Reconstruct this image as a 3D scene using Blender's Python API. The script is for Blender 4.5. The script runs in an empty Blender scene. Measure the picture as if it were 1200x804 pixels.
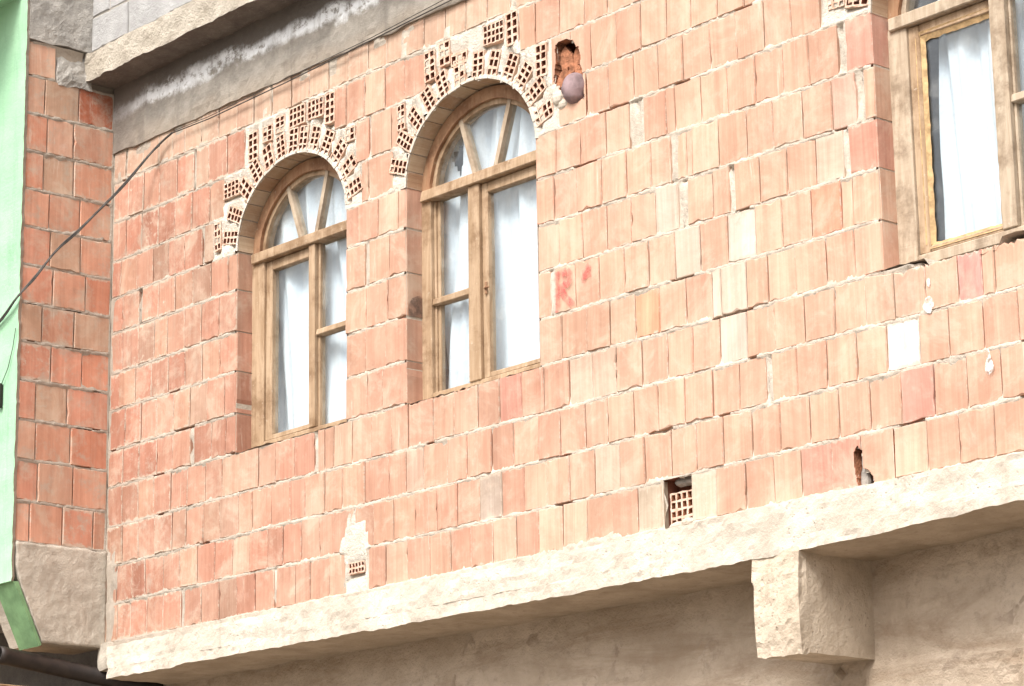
import bpy, math, random
from math import sin, cos, pi, sqrt, radians
from mathutils import Vector, Matrix, noise

random.seed(11)
Z0 = 3.55                      # the first floor slab's top lies 3.55 m above the street
C = bpy.context.scene.collection
scene = bpy.context.scene
nz = noise.noise


def n3(x, y, z):
    return nz(Vector((x, y, z)))


def fbm(x, y, z):
    return nz(Vector((x, y, z))) + .5 * nz(Vector((2.1 * x, 2.1 * y, 2.1 * z))) + .25 * nz(Vector((4.3 * x, 4.3 * y, 4.3 * z)))


# ------------------------------------------------------------------ mesh builder
class MB:
    def __init__(s):
        s.v, s.f, s.m, s.uv, s.loc, s.col, s.sm = [], [], [], [], [], [], []

    def vert(s, p):
        s.v.append(p)
        return len(s.v) - 1

    def face(s, idx, mat=0, uv=None, loc=None, col=(.5, .5, .5, 0), smooth=False):
        s.f.append(tuple(idx)); s.m.append(mat)
        n = len(idx)
        if uv is None:
            uv = [(s.v[i][0] + s.v[i][1], s.v[i][2]) for i in idx]
        s.uv.extend(uv)
        s.loc.extend(loc if loc else [(.5, .5)] * n)
        s.col.extend([col] * n)
        s.sm.append(smooth)

    def poly(s, pts, mat=0, **k):
        s.face([s.vert(p) for p in pts], mat, **k)

    def box(s, x0, x1, y0, y1, z0, z1, mat=0, col=(.5, .5, .5, 0), bev=0.0, jit=0.0):
        b = min(bev, (x1 - x0) * .4, (y1 - y0) * .4, (z1 - z0) * .4)
        vs = {}
        for i in (0, 1):
            for j in (0, 1):
                for k in (0, 1):
                    jx, jy, jz = [random.uniform(-jit, jit) for _ in range(3)]
                    x, y, z = (x0, x1)[i] + jx, (y0, y1)[j] + jy, (z0, z1)[k] + jz
                    sx, sy, sz = (1, -1)[i], (1, -1)[j], (1, -1)[k]
                    if b > 0:
                        vs[i, j, k, 'x'] = s.vert((x, y + sy * b, z + sz * b))
                        vs[i, j, k, 'y'] = s.vert((x + sx * b, y, z + sz * b))
                        vs[i, j, k, 'z'] = s.vert((x + sx * b, y + sy * b, z))
                    else:
                        a = s.vert((x, y, z))
                        for c in 'xyz':
                            vs[i, j, k, c] = a
        F = lambda L: s.face(L, mat, col=col)
        V = lambda i, j, k, c: vs[i, j, k, c]
        F([V(0, 0, 0, 'x'), V(0, 0, 1, 'x'), V(0, 1, 1, 'x'), V(0, 1, 0, 'x')])
        F([V(1, 0, 0, 'x'), V(1, 1, 0, 'x'), V(1, 1, 1, 'x'), V(1, 0, 1, 'x')])
        F([V(0, 0, 0, 'y'), V(1, 0, 0, 'y'), V(1, 0, 1, 'y'), V(0, 0, 1, 'y')])
        F([V(0, 1, 0, 'y'), V(0, 1, 1, 'y'), V(1, 1, 1, 'y'), V(1, 1, 0, 'y')])
        F([V(0, 0, 0, 'z'), V(0, 1, 0, 'z'), V(1, 1, 0, 'z'), V(1, 0, 0, 'z')])
        F([V(0, 0, 1, 'z'), V(1, 0, 1, 'z'), V(1, 1, 1, 'z'), V(0, 1, 1, 'z')])
        if b > 0:
            for j in (0, 1):
                for k in (0, 1):
                    L = [V(0, j, k, 'y'), V(1, j, k, 'y'), V(1, j, k, 'z'), V(0, j, k, 'z')]
                    F(L if (j == k) is False else L[::-1])
            for i in (0, 1):
                for k in (0, 1):
                    L = [V(i, 0, k, 'x'), V(i, 1, k, 'x'), V(i, 1, k, 'z'), V(i, 0, k, 'z')]
                    F(L if (i == k) else L[::-1])
            for i in (0, 1):
                for j in (0, 1):
                    L = [V(i, j, 0, 'x'), V(i, j, 1, 'x'), V(i, j, 1, 'y'), V(i, j, 0, 'y')]
                    F(L if (i == j) is False else L[::-1])
            for i in (0, 1):
                for j in (0, 1):
                    for k in (0, 1):
                        L = [V(i, j, k, 'x'), V(i, j, k, 'y'), V(i, j, k, 'z')]
                        F(L if (i + j + k) % 2 == 1 else L[::-1])

    def rough(s, x0, x1, y0, y1, z0, z1, res, fn, mat=0, smooth=False, fine=None):
        """a closed box cut into cells of about res whose points are moved by fn(x, y, z)"""
        nx, ny, nz_ = [max(1, int(round((b - a) / res))) for a, b in ((x0, x1), (y0, y1), (z0, z1))]
        idx = {}

        def P(i, j, k):
            if (i, j, k) not in idx:
                x, y, z = x0 + (x1 - x0) * i / nx, y0 + (y1 - y0) * j / ny, z0 + (z1 - z0) * k / nz_
                idx[i, j, k] = s.vert(fn(x, y, z))
            return idx[i, j, k]
        for i in range(nx):
            for k in range(nz_):
                s.face([P(i, 0, k), P(i + 1, 0, k), P(i + 1, 0, k + 1), P(i, 0, k + 1)], mat, smooth=smooth)
                s.face([P(i, ny, k), P(i, ny, k + 1), P(i + 1, ny, k + 1), P(i + 1, ny, k)], mat, smooth=smooth)
            for j in range(ny):
                s.face([P(i, j, 0), P(i, j + 1, 0), P(i + 1, j + 1, 0), P(i + 1, j, 0)], mat, smooth=smooth)
                s.face([P(i, j, nz_), P(i + 1, j, nz_), P(i + 1, j + 1, nz_), P(i, j + 1, nz_)], mat, smooth=smooth)
        for j in range(ny):
            for k in range(nz_):
                s.face([P(0, j, k), P(0, j, k + 1), P(0, j + 1, k + 1), P(0, j + 1, k)], mat, smooth=smooth)
                s.face([P(nx, j, k), P(nx, j + 1, k), P(nx, j + 1, k + 1), P(nx, j, k + 1)], mat, smooth=smooth)

    def tube(s, pts, r, n=8, mat=0, cap=True):
        rings = []
        for i, p in enumerate(pts):
            p = Vector(p)
            a = Vector(pts[max(0, i - 1)]); b = Vector(pts[min(len(pts) - 1, i + 1)])
            t = (b - a).normalized()
            u = t.orthogonal().normalized() if i == 0 else (rings_u - t * rings_u.dot(t)).normalized()
            rings_u = u
            w = t.cross(u)
            rr = r[i] if isinstance(r, (list, tuple)) else r
            rings.append([s.vert(tuple(p + (u * cos(2 * pi * k / n) + w * sin(2 * pi * k / n)) * rr)) for k in range(n)])
        for a, b in zip(rings, rings[1:]):
            for k in range(n):
                s.face([a[k], a[(k + 1) % n], b[(k + 1) % n], b[k]], mat, smooth=True)
        if cap:
            s.face(rings[0][::-1], mat); s.face(rings[-1], mat)

    def build(s, name, mats, parent=None, recalc=False):
        me = bpy.data.meshes.new(name)
        me.from_pydata([(x, y, z + Z0) for x, y, z in s.v], [], s.f)
        for m in (mats if isinstance(mats, (list, tuple)) else [mats]):
            me.materials.append(m)
        me.polygons.foreach_set('material_index', s.m)
        me.polygons.foreach_set('use_smooth', s.sm)
        l = me.uv_layers.new(name='UVMap')
        l.data.foreach_set('uv', [c for p in s.uv for c in p])
        l2 = me.uv_layers.new(name='Loc')
        l2.data.foreach_set('uv', [c for p in s.loc for c in p])
        a = me.color_attributes.new('Col', 'FLOAT_COLOR', 'CORNER')
        a.data.foreach_set('color', [c for p in s.col for c in p])
        if recalc:
            import bmesh
            bm = bmesh.new(); bm.from_mesh(me)
            bmesh.ops.recalc_face_normals(bm, faces=bm.faces)
            bm.to_mesh(me); bm.free()
        me.update()
        o = bpy.data.objects.new(name, me)
        C.objects.link(o)
        if parent:
            o.parent = parent
        return o


def tag(o, label=None, cat=None, group=None, kind=None):
    for k, v in (('label', label), ('category', cat), ('group', group), ('kind', kind)):
        if v:
            o[k] = v
    return o


def empty(name, loc):
    o = bpy.data.objects.new(name, None)
    o.location = loc
    o.empty_display_size = .3
    C.objects.link(o)
    return o


# ------------------------------------------------------------------ materials
class NT:
    def __init__(s, name):
        s.mat = bpy.data.materials.new(name)
        s.mat.use_nodes = True
        s.t = s.mat.node_tree
        s.b = s.t.nodes['Principled BSDF']
        s.b.inputs['Roughness'].default_value = .9
        s.b.inputs['Specular IOR Level'].default_value = .2

    def n(s, typ, **k):
        o = s.t.nodes.new(typ)
        for a, v in k.items():
            setattr(o, a, v)
        return o

    def link(s, a, b):
        s.t.links.new(a, b)

    def put(s, sock, v):
        if isinstance(v, bpy.types.NodeSocket):
            s.link(v, sock)
        elif v is not None:
            if sock.type == 'RGBA' and len(v) == 3:
                v = (*v, 1)
            sock.default_value = v

    def coord(s, which='Object', scale=(1, 1, 1), uv=None):
        if uv:
            c = s.n('ShaderNodeUVMap'); c.uv_map = uv
            o = c.outputs[0]
        else:
            o = s.n('ShaderNodeTexCoord').outputs[which]
        m = s.n('ShaderNodeMapping'); s.link(o, m.inputs[0]); m.inputs['Scale'].default_value = scale
        return m.outputs[0]

    def noise(s, vec, scale, detail=4, rough=.6, dist=0):
        t = s.n('ShaderNodeTexNoise')
        s.link(vec, t.inputs['Vector'])
        t.inputs['Scale'].default_value = scale; t.inputs['Detail'].default_value = detail
        t.inputs['Roughness'].default_value = rough; t.inputs['Distortion'].default_value = dist
        return t.outputs['Fac']

    def ramp(s, f, a, b, lo=0., hi=1.):
        m = s.n('ShaderNodeMapRange'); m.interpolation_type = 'SMOOTHSTEP'
        s.put(m.inputs[0], f)
        for i, v in zip((1, 2, 3, 4), (a, b, lo, hi)):
            m.inputs[i].default_value = v
        return m.outputs[0]

    def math(s, op, a, b=None, clamp=False):
        m = s.n('ShaderNodeMath'); m.operation = op; m.use_clamp = clamp
        s.put(m.inputs[0], a)
        if b is not None:
            s.put(m.inputs[1], b)
        return m.outputs[0]

    def mix(s, f, a, b, typ='MIX'):
        m = s.n('ShaderNodeMix'); m.data_type = 'RGBA'; m.blend_type = typ
        s.put(m.inputs[0], f); s.put(m.inputs[6], a); s.put(m.inputs[7], b)
        return m.outputs[2]

    def bump(s, h, strength=.3, dist=.01, prev=None):
        b = s.n('ShaderNodeBump')
        s.put(b.inputs['Height'], h)
        b.inputs['Strength'].default_value = strength; b.inputs['Distance'].default_value = dist
        if prev:
            s.link(prev, b.inputs['Normal'])
        return b.outputs[0]

    def done(s, col, normal=None, rough=None):
        s.put(s.b.inputs['Base Color'], col)
        if normal:
            s.link(normal, s.b.inputs['Normal'])
        if rough is not None:
            s.put(s.b.inputs['Roughness'], rough)
        return s.mat


def mat_brick():
    t = NT('clay_brick')
    at = t.n('ShaderNodeAttribute'); at.attribute_name = 'Col'
    uv = t.coord(uv='UVMap'); loc = t.coord(uv='Loc')
    st = t.coord(uv='UVMap', scale=(70, 1.6, 1))
    streak = t.noise(st, 1, 3, .6)
    st2 = t.coord(uv='UVMap', scale=(16, 1.1, 1))
    band = t.noise(st2, 1, 2, .5)
    col = t.mix(1, at.outputs['Color'], t.mix(t.ramp(streak, .3, .7), (.92, .90, .89), (1.04, 1.06, 1.06)), 'MULTIPLY')
    col = t.mix(1, col, t.mix(t.ramp(band, .3, .7), (.93, .90, .89), (1.05, 1.08, 1.09)), 'MULTIPLY')
    # pale dust and lime
    bl = t.noise(uv, 11, 5, .65)
    col = t.mix(t.math('MULTIPLY', t.ramp(bl, .52, .78), .55), col, (.60, .43, .34))
    dk = t.noise(uv, 5.3, 6, .7)
    col = t.mix(t.math('MULTIPLY', t.ramp(dk, .60, .8), .35), col, (.22, .16, .12))
    # mortar rubbed over the edges, more where the brick carries smear
    sp = t.n('ShaderNodeSeparateXYZ'); t.link(loc, sp.inputs[0])
    ex = t.math('MINIMUM', sp.outputs[0], t.math('SUBTRACT', 1, sp.outputs[0]))
    ey = t.math('MINIMUM', sp.outputs[1], t.math('SUBTRACT', 1, sp.outputs[1]))
    e = t.math('MINIMUM', t.math('MULTIPLY', ex, 2.3), ey)
    edge = t.ramp(e, 0, .14, 1, 0)
    sn = t.noise(uv, 26, 6, .72)
    k = t.math('ADD', t.math('ADD', t.math('MULTIPLY', edge, .24), t.math('MULTIPLY', at.outputs['Alpha'], .42)), sn)
    sm = t.ramp(k, .70, .86)
    mc = t.mix(t.noise(uv, 40, 4), (.44, .36, .29), (.64, .53, .43))
    col = t.mix(t.math('MULTIPLY', sm, .8), col, mc)
    o = t.coord()
    wl = t.noise(o, 1.7, 8, .72, .5); ws = t.noise(t.coord(scale=(7, 7, 1.1)), 1, 6, .7)
    col = t.mix(1, col, t.mix(t.ramp(wl, .34, .66), (.80, .78, .76), (1.06, 1.07, 1.08)), 'MULTIPLY')
    col = t.mix(t.math('MULTIPLY', t.ramp(ws, .54, .74), .42), col, (.36, .285, .22))
    sx = t.n('ShaderNodeSeparateXYZ'); t.link(o, sx.inputs[0])
    left = t.ramp(sx.outputs[0], .1, 1.3, 1, 0)
    gm = t.noise(o, 9, 7, .75, .3)
    col = t.mix(t.math('MULTIPLY', t.math('MULTIPLY', left, t.ramp(gm, .50, .66)), .6), col, (.40, .345, .28))
    hz = t.noise(o, 4.6, 8, .74, .6); hv = t.noise(t.coord(scale=(24, 24, 2.2)), 1, 5, .7)
    col = t.mix(t.math('MULTIPLY', t.ramp(hz, .47, .66), .42), col, (.54, .45, .35))
    col = t.mix(t.math('MULTIPLY', t.ramp(hv, .60, .74), .5), col, (.64, .555, .46))
    h = t.math('ADD', t.math('MULTIPLY', streak, .6), t.math('MULTIPLY', sn, .7))
    return t.done(col, t.bump(h, .5, .004))


def mat_mortar():
    t = NT('mortar')
    o = t.coord()
    a = t.noise(o, 9, 6, .7); b = t.noise(o, 60, 5, .7)
    col = t.mix(t.ramp(a, .3, .7), (.41, .352, .288), (.58, .512, .43))
    col = t.mix(t.ramp(b, .55, .8), col, (.42, .35, .28))
    sp = t.n('ShaderNodeSeparateXYZ'); t.link(o, sp.inputs[0])
    gx = t.ramp(t.math('ADD', sp.outputs[0], t.math('MULTIPLY', a, 1.2)), .3, 3.0, .9, 0)
    col = t.mix(gx, col, (.34, .29, .24))
    return t.done(col, t.bump(t.math('ADD', a, b), .8, .008))


def mat_concrete(name, lo, hi, dark, sc=1.0, bumpd=.012, stain=.5, drip=0):
    t = NT(name)
    o = t.coord()
    a = t.noise(o, 3.2 * sc, 7, .68); b = t.noise(o, 22 * sc, 6, .7); c = t.noise(o, 90, 4, .7)
    col = t.mix(t.ramp(a, .32, .68), lo, hi)
    col = t.mix(t.math('MULTIPLY', t.ramp(b, .52, .75), stain), col, dark)
    col = t.mix(t.math('MULTIPLY', t.ramp(c, .6, .8), .5), col, dark)
    if drip:
        d = t.noise(t.coord(scale=(13, 13, 1.2)), 1, 6, .72)
        col = t.mix(t.math('MULTIPLY', t.ramp(d, .50, .70), drip), col, dark)
        p = t.n('ShaderNodeTexVoronoi'); t.link(o, p.inputs['Vector']); p.inputs['Scale'].default_value = 42
        pm = t.math('MULTIPLY', t.ramp(p.outputs['Distance'], .12, .22, 1, 0), t.ramp(a, .46, .56))
        col = t.mix(t.math('MULTIPLY', pm, .35), col, dark)
        b = t.math('SUBTRACT', b, t.math('MULTIPLY', pm, .6))
    h = t.math('ADD', t.math('MULTIPLY', b, 1.2), c)
    return t.done(col, t.bump(h, .9, bumpd))


def mat_beam():
    t = NT('stained_beam_concrete')
    o = t.coord()
    sp = t.n('ShaderNodeSeparateXYZ'); t.link(o, sp.inputs[0])
    z = t.math('SUBTRACT', sp.outputs[2], Z0)
    a = t.noise(o, 5, 7, .7); b = t.noise(o, 26, 6, .75); c = t.noise(o, 2.1, 3, .6)
    st = t.noise(t.coord(scale=(2.2, 2.2, 9)), 1, 6, .7)
    zz = t.math('ADD', z, t.math('MULTIPLY', t.math('SUBTRACT', a, .5), .16))
    zz = t.math('ADD', zz, t.math('MULTIPLY', t.math('SUBTRACT', c, .5), .10))
    col = t.mix(t.ramp(a, .3, .7), (.185, .168, .148), (.325, .295, .255))
    # damp upper band
    col = t.mix(t.math('MULTIPLY', t.ramp(zz, 2.86, 2.915), t.ramp(b, .25, .55, .8, 1)), col, (.13, .112, .098))
    col = t.mix(t.math('MULTIPLY', t.ramp(zz, 2.66, 2.76, .5, 0), 1), col, (.33, .27, .21))
    # lime bloom on the damp line
    up = t.math('MULTIPLY', t.ramp(zz, 2.815, 2.865), t.ramp(zz, 2.885, 2.94, 1, 0))
    bl = t.math('MULTIPLY', up, t.ramp(t.math('ADD', t.math('MULTIPLY', b, .6), t.math('MULTIPLY', st, .5)), .44, .56))
    col = t.mix(bl, col, (.74, .75, .76))
    # soot in the inner corner
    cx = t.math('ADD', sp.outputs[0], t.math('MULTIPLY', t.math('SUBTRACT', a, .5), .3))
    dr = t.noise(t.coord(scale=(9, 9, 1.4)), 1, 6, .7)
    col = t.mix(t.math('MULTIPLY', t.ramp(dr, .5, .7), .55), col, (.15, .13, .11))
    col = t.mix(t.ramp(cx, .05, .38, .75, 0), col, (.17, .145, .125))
    return t.done(col, t.bump(t.math('ADD', a, b), .8, .012))


def mat_wood(name, a, b, dark):
    t = NT(name)
    o = t.coord()
    g = t.noise(t.coord(scale=(30, 30, 3)), 1, 5, .65, .6)
    g2 = t.noise(t.coord(scale=(3, 30, 30)), 1, 4, .6, .5)
    w = t.noise(o, 7, 5, .7)
    col = t.mix(t.ramp(g, .3, .7), a, b)
    col = t.mix(t.math('MULTIPLY', t.ramp(w, .44, .68), .75), col, dark)
    col = t.mix(t.math('MULTIPLY', t.ramp(t.noise(o, 33, 4, .7), .62, .75), .6), col, (.6, .52, .42))
    return t.done(col, t.bump(t.math('ADD', g, g2), .5, .004), .75)


def mat_plain(name, col, rough=.8, var=.12, sc=14, bump=.3, dist=.004, spec=.2):
    t = NT(name)
    o = t.coord()
    a = t.noise(o, sc, 5, .65)
    lo = tuple(c * (1 - var * 1.6) for c in col); hi = tuple(min(.95, c * (1 + var)) for c in col)
    t.b.inputs['Specular IOR Level'].default_value = spec
    return t.done(t.mix(t.ramp(a, .3, .7), lo, hi), t.bump(a, bump, dist), rough)


def mat_glass():
    t = NT('window_glass')
    tr = t.n('ShaderNodeBsdfTransparent'); tr.inputs[0].default_value = (.93, .96, .97, 1)
    gl = t.n('ShaderNodeBsdfGlossy'); gl.inputs['Roughness'].default_value = .03
    dirt = t.noise(t.coord(), 9, 6, .7)
    nb = t.bump(t.noise(t.coord(), 3, 2), .15, .01)
    t.link(nb, gl.inputs['Normal'])
    df = t.n('ShaderNodeBsdfDiffuse'); df.inputs[0].default_value = (.6, .6, .58, 1)
    m = t.n('ShaderNodeMixShader'); m.inputs[0].default_value = .10; t.link(tr.outputs[0], m.inputs[1]); t.link(gl.outputs[0], m.inputs[2])
    m2 = t.n('ShaderNodeMixShader'); t.put(m2.inputs[0], t.ramp(dirt, .45, .8, .02, .16))
    t.link(m.outputs[0], m2.inputs[1]); t.link(df.outputs[0], m2.inputs[2])
    t.link(m2.outputs[0], t.t.nodes['Material Output'].inputs[0])
    return t.mat


def mat_curtain():
    t = NT('white_curtain_cloth')
    o = t.coord()
    a = t.noise(t.coord(scale=(14, 14, 1.3)), 1, 4, .6, .5)
    w = t.noise(o, 180, 2)
    col = t.mix(t.ramp(a, .3, .7), (.72, .76, .82), (.89, .90, .92))
    return t.done(col, t.bump(t.math('ADD', a, t.math('MULTIPLY', w, .1)), .35, .02), .9)


def mat_paint_patch(name, col, lo=.42, hi=.58, top=1):
    """worn paint whose gaps let the brick show"""
    t = NT(name)
    t.b.inputs['Base Color'].default_value = (*col, 1)
    a = t.noise(t.coord(), 24, 6, .75)
    tr = t.n('ShaderNodeBsdfTransparent')
    m = t.n('ShaderNodeMixShader')
    t.put(m.inputs[0], t.ramp(a, lo, hi, 0, top))
    t.link(tr.outputs[0], m.inputs[1]); t.link(t.b.outputs[0], m.inputs[2])
    t.link(m.outputs[0], t.t.nodes['Material Output'].inputs[0])
    return t.mat


def mat_green():
    t = NT('mint_wall_paint')
    o = t.coord()
    a = t.noise(o, 4, 6, .65); b = t.noise(o, 45, 5, .7)
    col = t.mix(t.ramp(a, .3, .7), (.30, .525, .335), (.36, .585, .39))
    col = t.mix(t.math('MULTIPLY', t.ramp(b, .6, .8), .4), col, (.45, .60, .45))
    gs = t.noise(t.coord(scale=(9, 9, 1.2)), 1, 6, .72)
    col = t.mix(t.math('MULTIPLY', t.ramp(gs, .48, .70), .6), col, (.21, .36, .24))
    return t.done(col, t.bump(t.math('ADD', a, b), .6, .006))


def mat_lower():
    t = NT('brown_cement_render')
    o = t.coord()
    a = t.noise(o, 2.3, 7, .7, .4); b = t.noise(o, 15, 6, .72); c = t.noise(o, 70, 4, .7)
    st = t.noise(t.coord(scale=(1.2, 1, 6)), 1, 5, .7, .8)
    col = t.mix(t.ramp(a, .3, .7), (.42, .33, .245), (.61, .505, .40))
    col = t.mix(t.math('MULTIPLY', t.ramp(st, .44, .64), .6), col, (.33, .24, .165))
    col = t.mix(t.math('MULTIPLY', t.ramp(t.math('ADD', b, t.math('MULTIPLY', t.math('SUBTRACT', a, .5), .5)), .52, .72), .5), col, (.29, .215, .155))
    col = t.mix(t.math('MULTIPLY', t.ramp(c, .62, .8), .5), col, (.6, .5, .4))
    v = t.n('ShaderNodeTexVoronoi'); v.feature = 'DISTANCE_TO_EDGE'
    t.link(t.coord(), v.inputs['Vector']); v.inputs['Scale'].default_value = 1.3
    w = t.noise(o, 6, 4)
    cr = t.ramp(t.math('ADD', v.outputs['Distance'], t.math('MULTIPLY', t.math('SUBTRACT', w, .5), .25)), 0, .012, 1, 0)
    cr = t.math('MULTIPLY', t.math('ABSOLUTE', cr), t.ramp(a, .45, .6))
    col = t.mix(t.math('MULTIPLY', cr, .5), col, (.2, .14, .1))
    return t.done(col, t.bump(t.math('ADD', b, c), .9, .012))


M = dict(
    brick=mat_brick(), mortar=mat_mortar(), beam=mat_beam(), green=mat_green(), lower=mat_lower(),
    slab=mat_concrete('pale_cast_slab', (.46, .40, .33), (.61, .55, .47), (.36, .295, .235), 1.1, .004, .5, .45),
    conc=mat_concrete('weathered_concrete', (.36, .315, .26), (.53, .475, .40), (.26, .22, .18), 1.2, .005, .6),
    rgrey=mat_concrete('coarse_grey_concrete', (.33, .31, .285), (.48, .45, .41), (.22, .20, .175), 2.2, .012, .75),
    bracket=mat_concrete('bracket_concrete', (.43, .35, .265), (.57, .48, .38), (.32, .25, .185), 1.6, .005, .5, .5),
    block=mat_concrete('grey_cement_block', (.33, .325, .32), (.42, .415, .41), (.30, .29, .28), 2, .006, .4),
    wood=mat_wood('weathered_frame_wood', (.30, .20, .12), (.44, .32, .215), (.18, .105, .055)),
    oldwood=mat_wood('grey_weathered_wood', (.34, .26, .185), (.48, .395, .30), (.19, .135, .09)),
    rust=mat_wood('brown_stained_wood', (.26, .135, .075), (.36, .22, .13), (.16, .08, .045)),
    putty=mat_plain('yellow_putty', (.46, .31, .16), .9, .2, 30, .6, .01),
    glass=mat_glass(), curtain=mat_curtain(),
    clayhole=mat_plain('hollow_brick_clay', (.25, .09, .055), .95, .15, 20),
    shard=mat_plain('fresh_clay_break', (.36, .155, .085), .95, .3, 25, .8, .02),
    soot_and_dark=mat_plain('dark_room_plaster', (.10, .10, .10), .95),  # even dark grey for the room behind the panes
    ball=mat_plain('mauve_ball_skin', (.25, .18, .185), .8, .3, 9, .7, .012, .15),
    black=mat_plain('black_plastic', (.020, .013, .010), .55, .3, 20, .2, .002, .4),
    cable=mat_plain('black_cable_sheath', (.075, .068, .062), .7, .3, 20),
    plank=mat_wood('brown_plank', (.30, .19, .10), (.42, .28, .17), (.18, .10, .06)),
    wpaint=mat_paint_patch('white_paint_spatter', (.80, .77, .72), .36, .60, .85),
    rpaint=mat_paint_patch('red_spray_paint', (.60, .15, .13), .30, .72, .7),
    ground=mat_concrete('dusty_street', (.20, .17, .14), (.27, .235, .19), (.15, .13, .10), .6, .01, .4),
)

# ------------------------------------------------------------------ the brick house
house = empty('brick_house', (0, 0, 0))
tag(house, 'unplastered red hollow brick house with arched windows over a concrete slab', 'house')

JA = [.007, .206, .407, .613, .821, 1.017, 1.232, 1.43, 1.649, 1.842, 2.045, 2.262, 2.485, 2.66]
JB = [-.001, .198, .405, .611, .822, 1.028, 1.239, 1.451, 1.662, 1.862, 2.07, 2.285, 2.495, 2.66]
JC = [.009, .21, .413, .611, .811, 1.016, 1.227, 1.426, 1.641, 1.865, 2.085, 2.295, 2.50, 2.66]


def zj(k, x):
    a, b, c = JA[k], JB[k], JC[k]
    if x < 3.4:
        t = max(0, x) / 3.4
        v = a + (b - a) * t
    else:
        t = min(1, (x - 3.4) / 2.03)
        v = b + (c - b) * t
    return v + .004 * n3(x * 1.7, k * 3.1, .5)


MAIN = lambda u, v, w: (u, -w, v)
RET = lambda u, v, w: (w, u, v)

PAL = [(.505, .242, .168), (.51, .268, .190), (.52, .295, .205), (.54, .345, .250), (.485, .228, .158), (.45, .265, .19), (.515, .28, .198)]


def brick_colour(t):
    """t = 0 at the redder, dirtier left end of the house, darkened for its weaker light, 1 at the dusty right end"""
    w = [3 - 1.6 * t, 3, 1.6 + 2.6 * t, .6 + 1.3 * t, 1.5 - 1.1 * t, 1.1 - .7 * t, 2.2]
    c = random.choices(PAL, w)[0]
    k = random.uniform(.84, 1.10)
    g = t * .52
    k *= .84 + .16 * t  # left end toned down in colour to stand in for less light
    return tuple(min(.8, (ch * k) * (1 - g) + g * d) for ch, d in zip(c, (.588, .386, .282)))


def put_brick(mb, frame, u0, u1, va0, va1, vb0, vb1, col, depth=.03, w=None, chip=.0, topchip=0., smear=0., back=False, mat=0):
    """one brick: ragged front outline, a worn arris and sides. va = bottom (left, right), vb = top"""
    w = random.uniform(-.003, .003) if w is None else w
    tu, tv = random.uniform(-.003, .003), random.uniform(-.003, .003)
    ou, ov = random.uniform(0, 50), random.uniform(0, 50)
    pts = []

    def edge(p, q, n, nx, ny, amp, dent):
        for i in range(n):
            s = i / n
            x, y = p[0] + (q[0] - p[0]) * s, p[1] + (q[1] - p[1]) * s
            j = abs(random.gauss(0, amp))
            if dent and random.random() < .6:
                j += random.uniform(0, dent)
            elif random.random() < (chip if ny else chip * .25):
                j += random.uniform(.004, .012)
            pts.append((x, y, nx * j, ny * j))
    nu = max(2, int((u1 - u0) / .026)); nv = 6
    edge((u0, va0), (u1, va1), nu, 0, 1, .0022, 0)
    edge((u1, va1), (u1, vb1), nv, -1, 0, .0006, 0)
    edge((u1, vb1), (u0, vb0), nu * (2 if topchip else 1), 0, -1, .0022, topchip)
    edge((u0, vb0), (u0, va0), nv, 1, 0, .0006, 0)
    um, vm = (u0 + u1) / 2, (va0 + vb1) / 2
    W, H = max(u1 - u0, 1e-4), max(vb0 - va0, 1e-4)
    c4 = (*col, smear)
    ins = .0028

    def inset(x, y):
        dx = ins if x < um else -ins
        dy = ins if y < vm else -ins
        return x + dx * min(1, abs(x - um) / (W / 2)), y + dy * min(1, abs(y - vm) / (H / 2))
    fr, ar = [], []
    for x, y, jx, jy in pts:
        X, Y = inset(x + jx, y + jy)
        fr.append((X, Y, w + tu * (X - um) / W * 2 + tv * (Y - vm) / H * 2))
        ar.append((x + jx * .6, y + jy * .6, w - .0035))
    L = lambda P: [((x - u0) / W, (y - va0) / H) for x, y, _ in P]
    U = lambda P: [(x + ou, y + ov) for x, y, _ in P]
    fi = [mb.vert(frame(*p)) for p in fr]
    ai = [mb.vert(frame(*p)) for p in ar]
    mb.face(fi, mat, uv=U(fr), loc=L(fr), col=c4)
    n = len(pts)
    for i in range(n):
        j = (i + 1) % n
        q = [ar[i], ar[j], fr[j], fr[i]]
        mb.face([ai[i], ai[j], fi[j], fi[i]], mat, uv=U(q), loc=L(q), col=c4)
    cor = [(u0, va0), (u1, va1), (u1, vb1), (u0, vb0)]
    # sides
    bi = [mb.vert(frame(p[0], p[1], -depth)) for p in ar]
    for i in range(n):
        j = (i + 1) % n
        d0 = ar[i][0] - u0 + (ar[i][1] - va0) * 0
        uvq = [(ou + depth + ar[i][0], ov + ar[i][1]), (ou + depth + ar[j][0], ov + ar[j][1]), (ou + ar[j][0], ov + ar[j][1]), (ou + ar[i][0], ov + ar[i][1])]
        mb.face([bi[i], bi[j], ai[j], ai[i]], mat, uv=uvq, col=(*[c * .96 for c in col], smear * .6))


WIN = [(1.158, 2.050, 1.604), (2.506, 3.418, 2.963), (5.393, 6.285, 5.839)]
EB = .39                       # rise of the arch over its springing
SP = 1.85


def in_arch(x, z, grow=0.):
    for a, b, c in WIN:
        ra = (b - a) / 2 + grow
        if abs(x - c) < ra:
            if .826 - grow < z <= SP:
                return True
            if z > SP and ((x - c) / ra) ** 2 + ((z - SP) / (EB + grow)) ** 2 < 1:
                return True
    return False


# brick free zone above each arch, row by row (filled by the arch ring and mortar)
ZONE = {9: [(.945, 2.165), (2.405, 3.575), (5.135, 6.50)],
        10: [(1.035, 2.13), (2.45, 3.535), (5.27, 6.37)],
        11: [(1.215, 1.955), (2.65, 3.325), (5.45, 6.22)]}


def zone(x, z, k):
    return any(a < x < b for a, b in ZONE.get(k, ()))


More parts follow.
